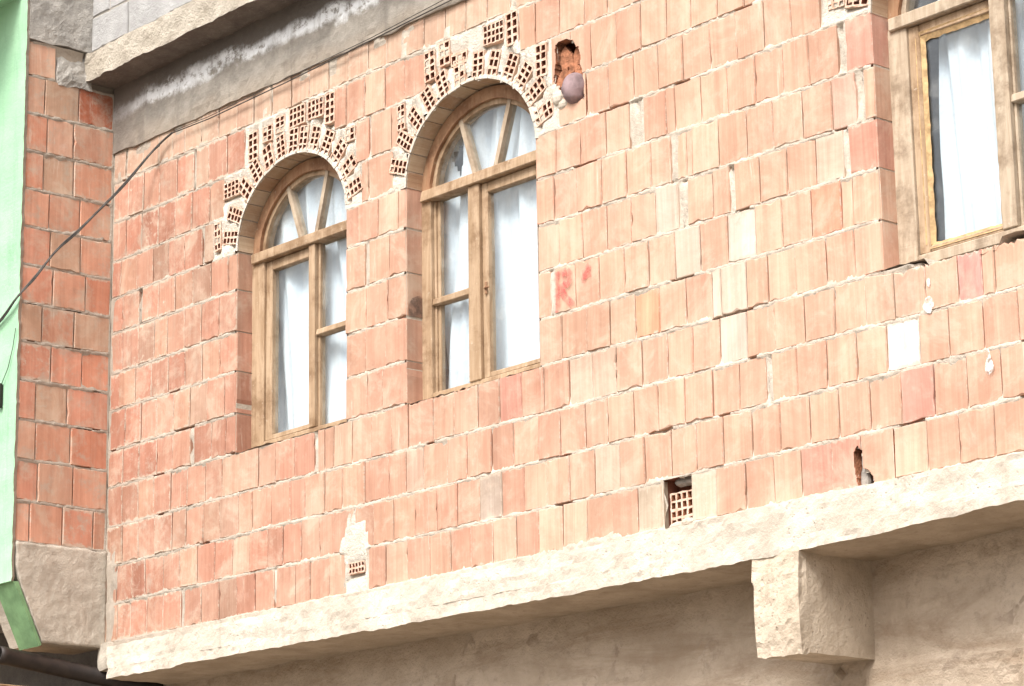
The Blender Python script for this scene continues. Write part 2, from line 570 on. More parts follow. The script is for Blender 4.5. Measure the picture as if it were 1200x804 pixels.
ROWS = {
    0: [2.216, 2.341, 2.499, 2.654, 2.803, 2.944, 3.094, 3.247, 3.397, 3.549, 3.699, 3.853, 4.007, 4.159, 'm', 4.319, 4.464, 4.625, 4.778, 4.924, 5.084, 5.235, 5.398, 5.56, 5.711, 5.877, 6.04],
    1: [1.951, 2.108, 2.251, 2.399, 2.554, 2.711, 2.854, 3.006, 3.156, 3.305, 3.449, 3.598, 3.753, 3.905, 4.056, 4.21, 4.36, 4.512, 4.668, 4.824, 4.98, 5.129, 5.29, 5.445, 5.607, 5.761, 5.92, 6.075],
    2: [1.879, 2.017, 2.189, 2.363, 2.494, 2.617, 2.786, 2.923, 3.091, 3.237, 3.399, 3.542, 3.702, 3.842, 3.998, 4.143, 4.303, 4.459, 4.61, 4.755, 'm', 4.785, 4.924, 5.081, 5.235, 5.388, 5.547, 5.691, 5.852, 6.014, 6.175],
    3: [1.878, 1.951, 2.092, 2.244, 2.39, 2.509, 2.69, 2.84, 3.0, 3.148, 3.296, 3.444, 3.606, 3.756, 3.904, 4.055, 4.207, 4.356, 4.51, 4.661, 4.816, 4.974, 5.134, 5.292, 5.436, 5.59, 5.746, 5.859, 5.919, 6.076],
    4: [3.422, 3.568, 3.726, 3.867, 4.021, 4.17, 4.326, 4.474, 4.527, 4.671, 4.789, 4.938, 5.099, 5.248, 5.393],
    5: [3.419, 3.497, 'm', 3.53, 3.657, 3.808, 3.967, 4.112, 4.27, 4.419, 4.576, 4.729, 4.88, 5.036, 5.194, 5.251, 5.393],
    6: [3.422, 3.559, 3.712, 3.863, 4.016, 4.161, 4.299, 'm', 4.354, 4.498, 4.596, 'm', 4.625, 4.764, 4.916, 5.068, 5.215, 'm', 5.247, 5.393],
    7: [3.419, 3.534, 3.681, 3.838, 3.992, 4.144, 4.262, 'm', 4.298, 4.353, 4.393, 4.542, 4.7, 4.85, 5.009, 5.169, 5.294, 'm', 5.335, 5.393],
    8: [3.419, 3.554, 3.709, 3.872, 4.016, 'm', 4.105, 4.245, 4.296, 4.448, 4.601, 4.761, 4.913, 5.058, 5.21, 'm', 5.252, 5.393],
    9: [3.754, 3.896, 4.05, 4.202, 4.351, 4.512, 4.665, 4.82, 4.971, 5.125],
    10: [3.791, 3.951, 4.106, 4.262, 4.406, 4.562, 4.714, 4.869, 5.025]}
# (row, x) -> colour, smear
SPECIAL = [(2, 5.467, (.74, .70, .66), .35), (5, 4.345, (.56, .42, .34), .2), (5, 4.653, (.60, .505, .43), .3), (4, 4.50, (.59, .49, .405), .3),
           (4, 4.60, (.57, .43, .345), .2), (6, 4.228, (.56, .44, .36), .3), (3, 4.59, (.57, .45, .375), .25), (3, 3.676, (.56, .40, .31), .12),
           (3, 3.831, (.57, .40, .31), .12), (1, 3.827, (.56, .395, .305), .1), (0, 4.081, (.44, .355, .27), .35), (0, 4.392, (.46, .38, .29), .45),
           (1, 3.081, (.42, .33, .27), .25), (2, 2.556, (.50, .34, .26), .1), (3, 3.222, (.52, .26, .20), 0), (1, 5.524, (.55, .29, .23), .05),
           (6, 5.157, (.53, .40, .31), .3), (5, 5.113, (.58, .27, .18), .1), (0, 5.16, (.53, .265, .20), .05), (0, 5.017, (.53, .28, .215), .05),
           (7, 3.50, (.56, .30, .21), 0), (3, 5.80, (.55, .25, .215), .1), (8, 5.32, (.54, .285, .22), .05), (6, 5.32, (.54, .28, .21), .05),
           (4, 4.10, (.56, .30, .19), 0), (7, 5.23, (.56, .35, .275), .1)]

HB = [(3.563, 2.253), (3.61, 2.262), (3.659, 2.253), (3.713, 2.198), (3.731, 2.075), (3.743, 1.954), (3.672, 1.946), (3.607, 2.0), (3.575, 2.05), (3.545, 2.085), (3.56, 2.165)]
HS = [(5.214, 0.167), (5.195, 0.139), (5.198, 0.086), (5.21, 0.013), (5.214, -0.026), (5.283, -0.01), (5.297, 0.022), (5.276, 0.056), (5.243, 0.079), (5.236, 0.141)]


def inside(poly, x, y):
    c = False
    for (x1, y1), (x2, y2) in zip(poly, poly[1:] + poly[:1]):
        if (y1 > y) != (y2 > y) and x < (x2 - x1) * (y - y1) / (y2 - y1) + x1:
            c = not c
    return c


wall = MB()
gaps = []                       # wide mortar filled upright joints (row, x0, x1)
holes_rects = [(4.163, 4.318, 0.0, .2, 0)]     # the missing brick that bares the hollow one
patch = [(2.048, 2.218, .0, .20), (3.55, 3.60, 1.86, 1.95)]


def lay(k, a, b, given=None, jl=False, jr=False):
    """fill row k from a to b; given = measured joints"""
    segs = []
    if given:
        L = given
        i = 0
        while i < len(L) - 1:
            if L[i + 1] == 'm':
                gaps.append((k, L[i], L[i + 2])); i += 2; continue
            segs.append((L[i], L[i + 1])); i += 1
    else:
        x = a
        first = True
        while x < b - .012:
            w = random.choice([.155, .15, .158, .148, .152, .16, .145, .12, .09 if first else .153])
            if first and not jl:
                w *= random.uniform(.45, 1)
            x2 = x + w
            if b - x2 < .05:
                x2 = b
            segs.append((x, x2))
            if x2 < b - .06 and random.random() < .10:
                g = random.uniform(.018, .04)
                gaps.append((k, x2, x2 + g)); x2 += g
            x = x2
            first = False
    for i, (x, x2) in enumerate(segs):
        xm = (x + x2) / 2
        col = brick_colour(max(0, min(1, (xm - .3) / 4.2)))
        smear = max(0, random.gauss(.0, .10))
        if xm < .9:
            smear += max(0, .45 - .5 * abs(xm - .35)) * (.4 + .6 * random.random()) * max(0, 1 - .03 * k)
        if k == 12:
            smear += random.uniform(.1, .3)
            col = tuple(c * .45 + d * .55 for c, d in zip(col, (.47, .345, .255)))
        if k == 11 and xm < 2.4:
            smear += random.uniform(.0, .2)
        w = None
        for rr, sx, cc, ss in SPECIAL:
            if rr == k and x < sx < x2:
                col, smear = cc, ss
        g = random.choice([.0016, .0018, .002, .0024, .0032])
        l0 = x + (0 if (jl and i == 0) else g); r0 = x2 - (0 if (jr and i == len(segs) - 1) else g)
        tj = .0035
        lo = lambda q: zj(k, q) + tj
        hi = lambda q: zj(k + 1, q) - tj - (.012 if (k == 3 and q > 5.43) else 0)
        dl = .118 if ((jl and i == 0) or (jr and i == len(segs) - 1)) else .03
        if any(hr[4] == k and x < (hr[0] + hr[1]) / 2 < x2 for hr in holes_rects):
            continue
        hp = HB if (k in (9, 10) and 3.4 < xm < 3.8) else HS if (k == 0 and 5.08 < xm < 5.4) else None
        if hp:
            holed(wall, l0, r0, lo(xm), hi(xm), hp, col)
            continue
        tc = 0.
        if k == 3 and xm > 5.42:
            tc = .026
        if k == 3 and 2.5 < xm < 3.0:
            tc = .012
        if k == 5 and 3.5 < xm < 3.85:
            w = 0.
        put_brick(wall, MAIN, l0, r0, lo(l0), lo(r0), hi(l0), hi(r0), col, depth=dl, smear=smear, chip=.10, topchip=tc, w=w)


def holed(mb, u0, u1, v0, v1, poly, col):
    """a brick with a piece broken out: small cells left out inside the outline, walls round the break"""
    r = .004
    nu, nv = int((u1 - u0) / r), int((v1 - v0) / r)
    P = {}

    def V(i, j, d):
        key = (i, j, d)
        if key not in P:
            u, v = u0 + (u1 - u0) * i / nu, v0 + (v1 - v0) * j / nv
            P[key] = mb.vert(MAIN(u, v, d))
        return P[key]
    ok = {}
    for i in range(nu):
        for j in range(nv):
            u, v = u0 + (u1 - u0) * (i + .5) / nu, v0 + (v1 - v0) * (j + .5) / nv
            wob = .009 * n3(u * 38, v * 38, 3)
            ok[i, j] = not inside(poly, u + wob, v + wob)
    c4 = (*col, .1)
    for (i, j), o in ok.items():
        if not o:
            continue
        q = [(i, j), (i + 1, j), (i + 1, j + 1), (i, j + 1)]
        loc = [(a / nu, b / nv) for a, b in q]
        uv = [(u0 + a * r, v0 + b * r) for a, b in q]
        mb.face([V(a, b, 0) for a, b in q], 0, uv=uv, loc=loc, col=c4)
        for (di, dj), (p, s) in (((1, 0), (1, 2)), ((-1, 0), (3, 0)), ((0, 1), (2, 3)), ((0, -1), (0, 1))):
            if not ok.get((i + di, j + dj), False):
                a, b = q[p], q[s]
                mb.face([V(*a, 0), V(*a, -.05), V(*b, -.05), V(*b, 0)], 2, col=c4)


for k in range(13):
    G = ROWS.get(k)
    if k < 4:
        lay(k, 0.006, 2.05 if k == 0 else G[0])
        lay(k, 0, 0, G)
        lay(k, G[-1], 7.5)
    elif k < 9:
        lay(k, .006, WIN[0][0], jr=True)
        lay(k, WIN[0][1], WIN[1][0], jl=True, jr=True)
        lay(k, 0, 0, G, jl=True, jr=True)
        lay(k, WIN[2][1], 7.5, jl=True)
    elif k in ZONE:
        z = ZONE[k]
        lay(k, .006, z[0][0])
        lay(k, z[0][1], z[1][0])
        if G:
            lay(k, z[1][1], G[0])
            lay(k, 0, 0, G)
            lay(k, G[-1], z[2][0])
        else:
            lay(k, z[1][1], z[2][0])
        lay(k, z[2][1], 7.5)
    else:
        lay(k, .006, 7.5)

V1 = [(1.118, 1.929), (1.161, 2.029), (1.223, 2.149), (1.302, 2.233), (1.407, 2.286), (1.519, 2.306), (1.628, 2.302), (1.712, 2.298), (1.808, 2.274), (1.907, 2.224), (1.991, 2.149), (2.055, 2.051), (2.105, 1.945)]
V2 = [(2.46, 1.961), (2.514, 2.065), (2.589, 2.15), (2.674, 2.228), (2.773, 2.288), (2.902, 2.314), (3.038, 2.31), (3.153, 2.282), (3.266, 2.225), (3.345, 2.149), (3.423, 2.061), (3.464, 1.951)]
V3 = [(x - 1.604 + 5.839, z) for x, z in V1]
# (x, z, w, h, cols, rows, share of holes stopped with mortar)
H1 = [(1.287, 2.37, .085, .155, 2, 4, .05), (1.406, 2.405, .085, .085, 2, 3, .15), (1.514, 2.425, .085, .085, 2, 3, .15), (1.656, 2.432, .135, .105, 4, 3, .05), (1.808, 2.43, .135, .10, 4, 3, .05), (1.925, 2.40, .08, .16, 2, 4, 0), (2.083, 2.225, .08, .07, 2, 2, .3), (1.10, 2.19, .14, .085, 4, 3, .05), (.985, 1.965, .06, .15, 2, 4, .3)]
H2 = [(2.69, 2.40, .085, .15, 2, 4, .25), (2.80, 2.43, .085, .12, 2, 3, .45), (2.905, 2.375, .12, .06, 3, 1, .1), (3.146, 2.43, .15, .10, 5, 3, .05), (3.275, 2.415, .085, .16, 2, 4, 0), (3.468, 2.205, .08, .155, 2, 4, .0), (2.475, 2.205, .06, .13, 2, 4, .35)]
H3 = [(5.215, 1.95, .10, .05, 3, 2, .25), (5.33, 1.95, .10, .05, 3, 1, .4), (5.33, 2.20, .1, .08, 3, 3, .1), (5.53, 2.40, .085, .15, 2, 4, .1), (5.84, 2.43, .13, .1, 4, 3, .1), (6.15, 2.40, .085, .15, 2, 4, .1)]
HEADS = []                      # per arch: (x, z, w, h, cols, rows, angle, share stopped)
for (a, b, c), V, H in zip(WIN, (V1, V2, V3), (H1, H2, H3)):
    ra = (b - a) / 2
    L_ = []
    for i, (x, z) in enumerate(V):
        nx, nzv = (x - c) / ra ** 2, (z - SP) / EB ** 2
        L = sqrt(nx * nx + nzv * nzv); nx /= L; nzv /= L
        ang = math.atan2(nzv, nx) - pi / 2
        th = math.atan2((z - SP) / EB, (x - c) / ra)
        fx, fz = c + ra * cos(th), SP + EB * sin(th)
        h = .126
        L_.append((fx + nx * (h / 2 + .009), fz + nzv * (h / 2 + .009), random.uniform(.070, .080), h, 2, random.choice([3, 4, 4]), ang + random.uniform(-.05, .05), .55 if (2.4 < a < 3 and i == 5) else .03))
    for x, z, w, h, cc, rr, fl in H:
        L_.append((x, z, w * .96, h * .98, cc, rr, random.uniform(-.05, .05), fl))
    HEADS.append(L_)


def on_header(x, z):
    for L_ in HEADS:
        for hx, hz, w, h, _, _, an, _ in L_:
            dx, dz = x - hx, z - hz
            if abs(dx) < .12 and abs(dz) < .12:
                u, v = dx * cos(an) + dz * sin(an), -dx * sin(an) + dz * cos(an)
                if abs(u) < w / 2 - .001 and abs(v) < h / 2 - .001:
                    return True
    return False


# --- mortar bed behind the bricks
us = []
u = 0.0
while u < 7.5:
    us.append(u)
    u += .0095 if u < 6.25 else .04
us.append(7.5)
lines = [(0, -.02)]
for k in range(13):
    for d in (0, .0055, .013):
        lines.append((k, d))
    for t in (.25, .5, .75):
        lines.append((k, -t))
    for d in (-.013, -.0055):
        lines.append((k + 1, d))
lines.append((13, 0))


def mortar_w(x, z, k, d):
    kk = k if d >= 0 else k - 1
    nn = n3(x * 22, z * 22, 7.7); nf = n3(x * 75, z * 75, 1.3)
    inz = zone(x, z, kk)
    if ((x - 2.118) / .092) ** 2 + ((z - .245) / .112) ** 2 < 1 + .7 * nn + .4 * nf:
        return .009 + .006 * nn + .003 * nf
    for a, b, c, e in patch:
        if a + .03 * nn < x < b - .03 * nf - .25 * max(0, z - .27) and c < z < e + .02 * nn:
            if abs(x - 2.133) < .062 and abs(z - .118) < .030:
                return -.03
            return .009 + .005 * nn + .003 * nf
    if inz:
        if on_header(x, z):
            return -.03
        return .0 + .008 * nn + .005 * nf
    for r, a, b in gaps:
        if r == kk and a - .002 < x < b + .002:
            return (-.022 if nf < -.22 else -.005) + .007 * nf + .006 * nn
    if kk == 12 and n3(x * 9, z * 9, 4) > .38:
        return .002 + .006 * nn
    if x < .022:
        return -.001 + .004 * nn
    if x < .085 + .05 * n3(z * 7, 3, 1) + .02 * nn and z < .47 + .05 * nn:
        return .012 + .006 * nn + .004 * nf
    if 5.56 < x < 6.2 and .765 < z < .84:
        return -.06
    ad = abs(d) if not (-.9 < d < -.2) else 1
    if z < .012:
        return .004 + .008 * nn + .005 * nf
    gap = n3(x * 5.2, k * 9.1, 2.2)
    if ad <= .006:
        return -.0010 + .0046 * nn + .004 * nf - (.02 if gap > .40 else 0)
    if ad < .02:
        return -.0060 + .0050 * nn + .005 * nf - (.014 if gap > .34 else 0)
    return -.013 + .004 * nn


P = {}
for li, (k, d) in enumerate(lines):
    for i, x in enumerate(us):
        if -.9 < d < -.2:
            t = -d
            z = zj(k, x) * (1 - t) + zj(k + 1, x) * t
        else:
            z = zj(k, x) + d
        w = mortar_w(x, z, k if d >= 0 or d <= -.2 else k, d if not (-.9 < d < -.2) else -.5) if not (-.9 < d < -.2) else mortar_w(x, z, k, .5)
        P[li, i] = wall.vert((x, -w, z))
for li in range(len(lines) - 1):
    for i in range(len(us) - 1):
        q = [P[li, i], P[li, i + 1], P[li + 1, i + 1], P[li + 1, i]]
        x = sum(wall.v[t][0] for t in q) / 4; z = sum(wall.v[t][2] for t in q) / 4
        if in_arch(x, z, .014):
            continue
        if inside(HB, x, z) or inside(HS, x, z) or any(a < x < b and c < z < e for a, b, c, e, _ in holes_rects):
            continue
        rk = lines[li][0] if not -.02 < lines[li][1] < 0 else lines[li][0] - 1
        wall.face(q, 7 if (zone(x, z, rk) or ((x - 2.118) / .11) ** 2 + ((z - .245) / .13) ** 2 < 1 or any(a < x < b and cc < z < e for a, b, cc, e in patch)) else 1, smooth=True)
# mortar lining of the jambs behind the brick ends and of the sill
for a, b, c in WIN:
    for x, s in ((a - .004, 1), (b + .004, -1)):
        n = 24
        for i in range(n):
            za, zb = .80 + (SP + .0 - .80) * i / n, .80 + (SP - .80) * (i + 1) / n
            j = lambda z: x + s * (.004 * n3(x, z * 30, 1))
            wall.poly([(j(za), .0, za), (j(za), .2, za), (j(zb), .2, zb), (j(zb), .0, zb)], 1)
    n = 30
    for i in range(n):
        xa, xb = a - .02 + (b - a + .04) * i / n, a - .02 + (b - a + .04) * (i + 1) / n
        h = lambda x: .820 + .010 * n3(x * 25, 2, c) - (.045 if 5.60 < x < 5.95 else 0)
        wall.poly([(xa, .002, h(xa)), (xb, .002, h(xb)), (xb, .2, h(xb) + .012), (xa, .2, h(xa) + .012)], 1)
# cavities behind the broken bricks
for x0, x1, z0, z1, dp in ((3.52, 3.77, 1.92, 2.28, .15), (5.17, 5.32, -.03, .19, .09), (4.155, 4.325, 0.0, .205, .09)):
    f = lambda x, y, z: (x + .006 * n3(x * 30, y * 30, z * 30), y + .012 * n3(x * 25, y * 25, z * 25 + 3), z + .006 * n3(x * 30, y * 30 + 5, z * 30))
    b = MB()
    b.rough(x0, x1, dp, dp + .03, z0, z1, .02, f)
    base = len(wall.v)
    wall.v += b.v
    for q in b.f:
        wall.face([i + base for i in q], 2 if x0 < 4 else 5)
    for (p0, p1) in (((x0, z0), (x1, z0)), ((x1, z0), (x1, z1)), ((x1, z1), (x0, z1)), ((x0, z1), (x0, z0))):
        wall.poly([(p0[0], .012, p0[1]), (p1[0], .012, p1[1]), (p1[0], dp + .01, p1[1]), (p0[0], dp + .01, p0[1])], 2 if x0 < 4 else 5)
# shards still standing in the big break
for (cx, cz, cy, w_, h_, an) in ((3.60, 2.17, .030, .07, .15, .35), (3.585, 2.10, .020, .045, .10, -.5), (3.66, 2.15, .045, .06, .17, .15), (3.70, 2.19, .03, .03, .12, -.2), (3.62, 2.06, .03, .05, .07, .7)):
    sh = [(-w_ / 2, -h_ / 2), (w_ * .3, -h_ * .45), (w_ / 2, h_ * .1), (w_ * .2, h_ / 2), (-w_ * .2, h_ * .35), (-w_ * .45, h_ * .05)]
    ca, sa = cos(an), sin(an)
    pf = [(cx + a * ca - b * sa, cy + .25 * a, cz + a * sa + b * ca) for a, b in sh]
    pb = [(x, y + .02, z) for x, y, z in pf]
    wall.poly(pf, 2)
    for i in range(6):
        j = (i + 1) % 6
        wall.poly([pf[i], pb[i], pb[j], pf[j]], 2)


# --- bricks turned to show their holes
def header(mb, cx, cz, w, h, cols, rows, ang=0., y=-.004, fill=.1, depth=.04, web=.30, mats=(3, 5, 1)):
    ca, sa = cos(ang), sin(ang)

    def T(a, b, d):
        return (cx + a * ca - b * sa, y + d, cz + a * sa + b * ca)

    def lines_(n, L):
        p = L / (n + web * .5)
        out = [-L / 2]
        for i in range(n):
            s = -L / 2 + p * web * .75 + i * p
            out += [s, s + p * (1 - web)]
        out.append(L / 2)
        return out
    X, Z = lines_(cols, w), lines_(rows, h)
    jx = {(i, j): (random.uniform(-.0024, .0024), random.uniform(-.0026, .0026)) for i in range(len(X)) for j in range(len(Z))}

    def Q(i, j, d):
        a, b = jx[i, j]
        return T(X[i] + a, Z[j] + b, d)
    for i in range(len(X) - 1):
        for j in range(len(Z) - 1):
            c = [(i, j), (i + 1, j), (i + 1, j + 1), (i, j + 1)]
            if i % 2 == 1 and j % 2 == 1:
                if random.random() < fill:
                    mb.poly([Q(*p, .003) for p in c], mats[2])
                    continue
                for p, q in zip(c, c[1:] + c[:1]):
                    mb.poly([Q(*p, 0), Q(*p, depth), Q(*q, depth), Q(*q, 0)], mats[1])
                mb.poly([Q(*p, depth) for p in c], mats[1])
            else:
                mb.poly([Q(*p, 0) for p in c], mats[0])
    cs = [(-w / 2, -h / 2), (w / 2, -h / 2), (w / 2, h / 2), (-w / 2, h / 2)]
    for (a, b), (c, d) in zip(cs, cs[1:] + cs[:1]):
        mb.poly([T(a, b, 0), T(a, b, .03), T(c, d, .03), T(c, d, 0)], mats[0])


M['web'] = mat_concrete('mortar_dusted_clay', (.56, .33, .23), (.70, .56, .45), (.50, .26, .17), 7, .004, .6)
M['holedark'] = mat_plain('brick_hole_inside', (.21, .08, .05), .95, .2, 20)
M['lump'] = mat_plain('grey_mortar_lump', (.30, .27, .24), .95, .25, 25, .8, .01)
M['gyps'] = mat_concrete('white_lime_mortar', (.55, .49, .41), (.70, .64, .56), (.38, .32, .26), 4, .008, .6)
WALLM = [M['brick'], M['mortar'], M['shard'], M['web'], M['clayhole'], M['holedark'], M['lump'], M['gyps']]
# hollow brick bared at the foot of the wall, and the one under the mortar splash
header(wall, 4.243, .076, .132, .142, 4, 4, 0, y=.022, fill=0, depth=.07, web=.3, mats=(3, 2, 1))
header(wall, 2.133, .118, .120, .056, 5, 2, .02, y=-.006, fill=0, depth=.05, web=.35, mats=(3, 5, 1))
# mortar squeezed under and beside the bared brick, grey lump in the slit
for (x, y, z, rx, rz, m) in ((4.235, .015, .006, .06, .018, 1), (4.29, .01, .012, .035, .02, 1), (4.243, .05, .192, .066, .022, 6), (5.225, .035, .03, .022, .07, 6), (5.222, .04, .10, .010, .05, 6), (3.575, .0, 2.0, .035, .035, 1), (3.60, .01, 1.965, .04, .025, 1)):
    g = MB(); n = 10
    ring = []
    for i in range(7):
        th = -pi / 2 + pi * i / 6
        ring.append([g.vert((x + rx * cos(th) * cos(2 * pi * j / n) * (1 + .25 * n3(i, j, x * 9)), y + .022 * cos(th) * sin(2 * pi * j / n), z + rz * sin(th) * (1 + .2 * n3(i * 1.3, j, z * 9)))) for j in range(n)])
    base = len(wall.v); wall.v += g.v
    for a, b in zip(ring, ring[1:]):
        for j in range(n):
            wall.face([base + a[j], base + a[(j + 1) % n], base + b[(j + 1) % n], base + b[j]], m)
# end wall of the house, seen only from the far right
wall.box(7.5, 7.56, .0, 4.0, -Z0, 5.2, 1)
wall.build('brick_wall', WALLM, house)

# --- brick arches
for (a, b, c), HD in zip(WIN, HEADS):
    mb = MB()
    ra = (b - a) / 2
    for x, z, w, h, cc, rr, an, fl in HD:
        header(mb, x, z, w, h, cc, rr, an, y=random.uniform(-.004, -.001), fill=fl)
    # soffit: the long faces of the voussoirs, with joints between
    n = 15
    for i in range(n):
        t0, t1 = pi * i / n, pi * (i + 1) / n
        col = random.choice([(.46, .32, .21), (.40, .25, .155), (.52, .39, .27), (.43, .29, .19)])
        r0, r1 = random.uniform(-.003, .003), .045
        for s in range(3):
            ta, tb = t0 + (t1 - t0) * (.03 + .94 * s / 3), t0 + (t1 - t0) * (.03 + .94 * (s + 1) / 3)
            E = lambda t, r, y: (c + (ra + r) * cos(t), y, SP + (EB + r) * sin(t))
            cc = (*col, .25)
            mb.poly([E(ta, r0, .0), E(ta, r0, .125), E(tb, r0, .125), E(tb, r0, .0)], 0, uv=[(i * 3 + ta, 0), (i * 3 + ta, .125), (i * 3 + tb, .125), (i * 3 + tb, 0)], loc=[(s / 3, 0), (s / 3, 1), ((s + 1) / 3, 1), ((s + 1) / 3, 0)], col=cc)
            yo = -.004 + .003 * n3(ta * 9, c, 2)
            mb.poly([E(ta, r0, yo), E(tb, r0, yo), E(tb, r1 * .26, yo), E(ta, r1 * .26, yo)], 7, col=cc)
            mb.poly([E(ta, r0, yo), E(ta, r0, .002), E(tb, r0, .002), E(tb, r0, yo)], 1, col=cc)
            mb.poly([E(ta, r1 * .26, yo), E(tb, r1 * .26, yo), E(tb, r1 * .7, .012), E(ta, r1 * .7, .012)], 7, col=cc)
        for t in (t0, t1):
            s = .03 if t == t0 else -.03
            t_ = t + s * (t1 - t0)
            mb.poly([E(t_, r0, 0), E(t_, r0, .125), E(t_, r1, .125), E(t_, r1, 0)], 0, col=(*col, .3))
    n = 60
    for i in range(n):
        t0, t1 = pi * i / n, pi * (i + 1) / n
        mb.poly([E(t0, .006, .001), E(t0, .006, .2), E(t1, .006, .2), E(t1, .006, .001)], 1)
    mb.build('brick_arch', WALLM, house)

# --- return wall facing right, its concrete foot and head
rw = MB()
RJ = [.487, .70, .915, 1.125, 1.335, 1.541, 1.746, 1.952, 2.158, 2.365, 2.572, 2.78, 2.99, 3.185]
rj = lambda k, y: RJ[k] + .004 * n3(y * 4, k * 3.3, 9)
for k in range(13):
    y = -.55
    end = -.005 if k < 12 else -.375
    first = True
    while y < end - .02:
        w = random.choice([.195, .19, .2, .185, .16, .21])
        if first:
            w *= random.choice([.55, .8, 1., .7])
        y2 = y + w
        if end - y2 < .07:
            y2 = end
        col = random.choices([(.575, .27, .185), (.58, .30, .205), (.54, .24, .155), (.50, .315, .22), (.59, .345, .245)], [4, 4, 2, 1.2, 1.5])[0]
        kk = random.uniform(.93, 1.07)
        sm = max(0, random.gauss(.02, .1)) + (.25 if random.random() < .1 else 0)
        if k == 11 and y2 > -.05:
            col, sm = (.45, .15, .085), 0
        put_brick(rw, RET, y + .003, y2 - .003, rj(k, y) + .005, rj(k, y2) + .005, rj(k + 1, y) - .005, rj(k + 1, y2) - .005, tuple(c * kk for c in col), smear=sm, chip=.05)
        y = y2
        first = False
nu = 56
for k in range(13):
    ds = (0, .006, .014, -1 / 3, -2 / 3, 1.014, 1.006, 1.0)
    rows_ = []
    for d in ds:
        row = []
        for i in range(nu + 1):
            y = -.553 + .553 * i / nu
            if d > .9:
                z = rj(k + 1, y) - (d - 1.0 if d > 1 else 0)
            elif d < -.1:
                z = rj(k, y) + (rj(k + 1, y) - rj(k, y)) * -d
            else:
                z = rj(k, y) + d
            j = d in (0, 1.0) or d in (.006, 1.006)
            nn = n3(y * 24, z * 24, 3.1); nf = n3(y * 70, z * 70, 5)
            w = .0 if y > -.016 else (.001 + .006 * nn + .004 * nf) if j else (-.005 + .006 * nn if d in (.014, 1.014) else -.013)
            if n3(y * 6, k * 7.7, 1) > .45 and j:
                w = -.016
            row.append(rw.vert((w, y, z)))
        rows_.append(row)
    for r0, r1 in zip(rows_, rows_[1:]):
        for i in range(nu):
            if k == 12 and i > nu * .62:
                continue
            rw.face([r0[i], r0[i + 1], r1[i + 1], r1[i]], 1, smooth=True)
rw.box(-.13, -.02, -.545, .0, .485, 5.2, 1)
rw.build('return_wall', [M['brick'], M['mortar']], house)

ft = MB()
EDGE = [(-.024, -.371), (.085, -.425), (.19, -.475), (.285, -.517), (.36, -.538), (.49, -.54)]


def foot_left(z):
    for (z0, y0), (z1, y1) in zip(EDGE, EDGE[1:]):
        if z <= z1:
            return y0 + (y1 - y0) * (z - z0) / (z1 - z0)
    return -.54


nz3, ny3 = 34, 36
G0 = []
for i in range(nz3 + 1):
    z = -.016 + .503 * i / nz3
    row = []
    for j in range(ny3 + 1):
        y = foot_left(z) * (1 - j / ny3)
        y += .006 * n3(z * 22, 3, j) if j == 0 else 0
        row.append(ft.vert((.014 + .006 * fbm(y * 7, z * 7, 3) + .004 * n3(y * 40, z * 40, 6), y, z + (.010 * fbm(y * 9, 2, 1) if i == nz3 else 0) + (.006 * fbm(y * 8, 2, 4) if i == 0 else 0))))
    G0.append(row)
for i in range(nz3):
    for j in range(ny3):
        ft.face([G0[i][j], G0[i][j + 1], G0[i + 1][j + 1], G0[i + 1][j]], 0, smooth=True)
rim = [G0[0][j] for j in range(ny3 + 1)] + [G0[i][ny3] for i in range(1, nz3 + 1)] + [G0[nz3][j] for j in range(ny3 - 1, -1, -1)] + [G0[i][0] for i in range(nz3 - 1, 0, -1)]
back = [ft.vert((-.30, ft.v[i][1], ft.v[i][2])) for i in rim]
for i in range(len(rim)):
    j = (i + 1) % len(rim)
    ft.face([rim[j], rim[i], back[i], back[j]], 0)
# mortar wiped into the inner corner beside the foot
f = lambda x, y, z: (x + .012 * fbm(x * 15, y * 15, z * 9) + (.045 * n3(z * 6, 1, 2) if x > .03 else 0), y + .008 * fbm(x * 16, y * 16 + 9, z * 16), z + .02 * n3(x * 9, y * 9, z * 3))
ft.rough(-.01, .10, -.030, .05, -.135, .0, .018, f, 0)
ft.build('concrete_foot', M['conc'], house)

hd = MB()
f = lambda x, y, z: (x + .008 * fbm(x * 12, y * 12, z * 12), y + .008 * n3(x * 12, y * 12, z * 12), z + .014 * fbm(y * 9, z * 3, 4))
hd.rough(-.12, .012, -.545, -.140, 3.19, 4.6, .028, f, 0)
hd.build('concrete_head', M['rgrey'], house)
gp = MB()
f = lambda x, y, z: (x + .010 * fbm(x * 17, y * 17, z * 17) - .25 * max(0, (z - 3.05)) + .01, y + .010 * n3(x * 16, y * 16, z * 16), z + .012 * fbm(y * 16, z * 16, 4))
gp.rough(-.10, -.0, -.37, -.16, 2.975, 3.17, .018, f, 0)
gp.build('mortar_plug', M['rgrey'], house)

# --- beam over the bricks, projecting slab above it, block wall on the slab
bm_ = MB()
f = lambda x, y, z: (x, y + .008 * fbm(x * 5, 1, z * 9) + .005 * n3(x * 30, 3, z * 30), z + (.014 * fbm(x * 6, 2, 3) if z < 2.7 else 0))
bm_.rough(.003, 7.5, -.012, .16, 2.648, 3.03, .03, f, 0)
bm_.build('concrete_beam', M['beam'], house)
us_ = MB()


def f(x, y, z):
    e = 1 if y < -.15 else 0
    return (x + .008 * n3(x * 9, y * 9, z * 9), y + e * (.010 * fbm(x * 7, z * 9, 5) + .008 * n3(x * 25, z * 25, 2)), z + (.010 * fbm(x * 6, y * 6, 8) + .006 * n3(x * 28, y * 20, 1)))


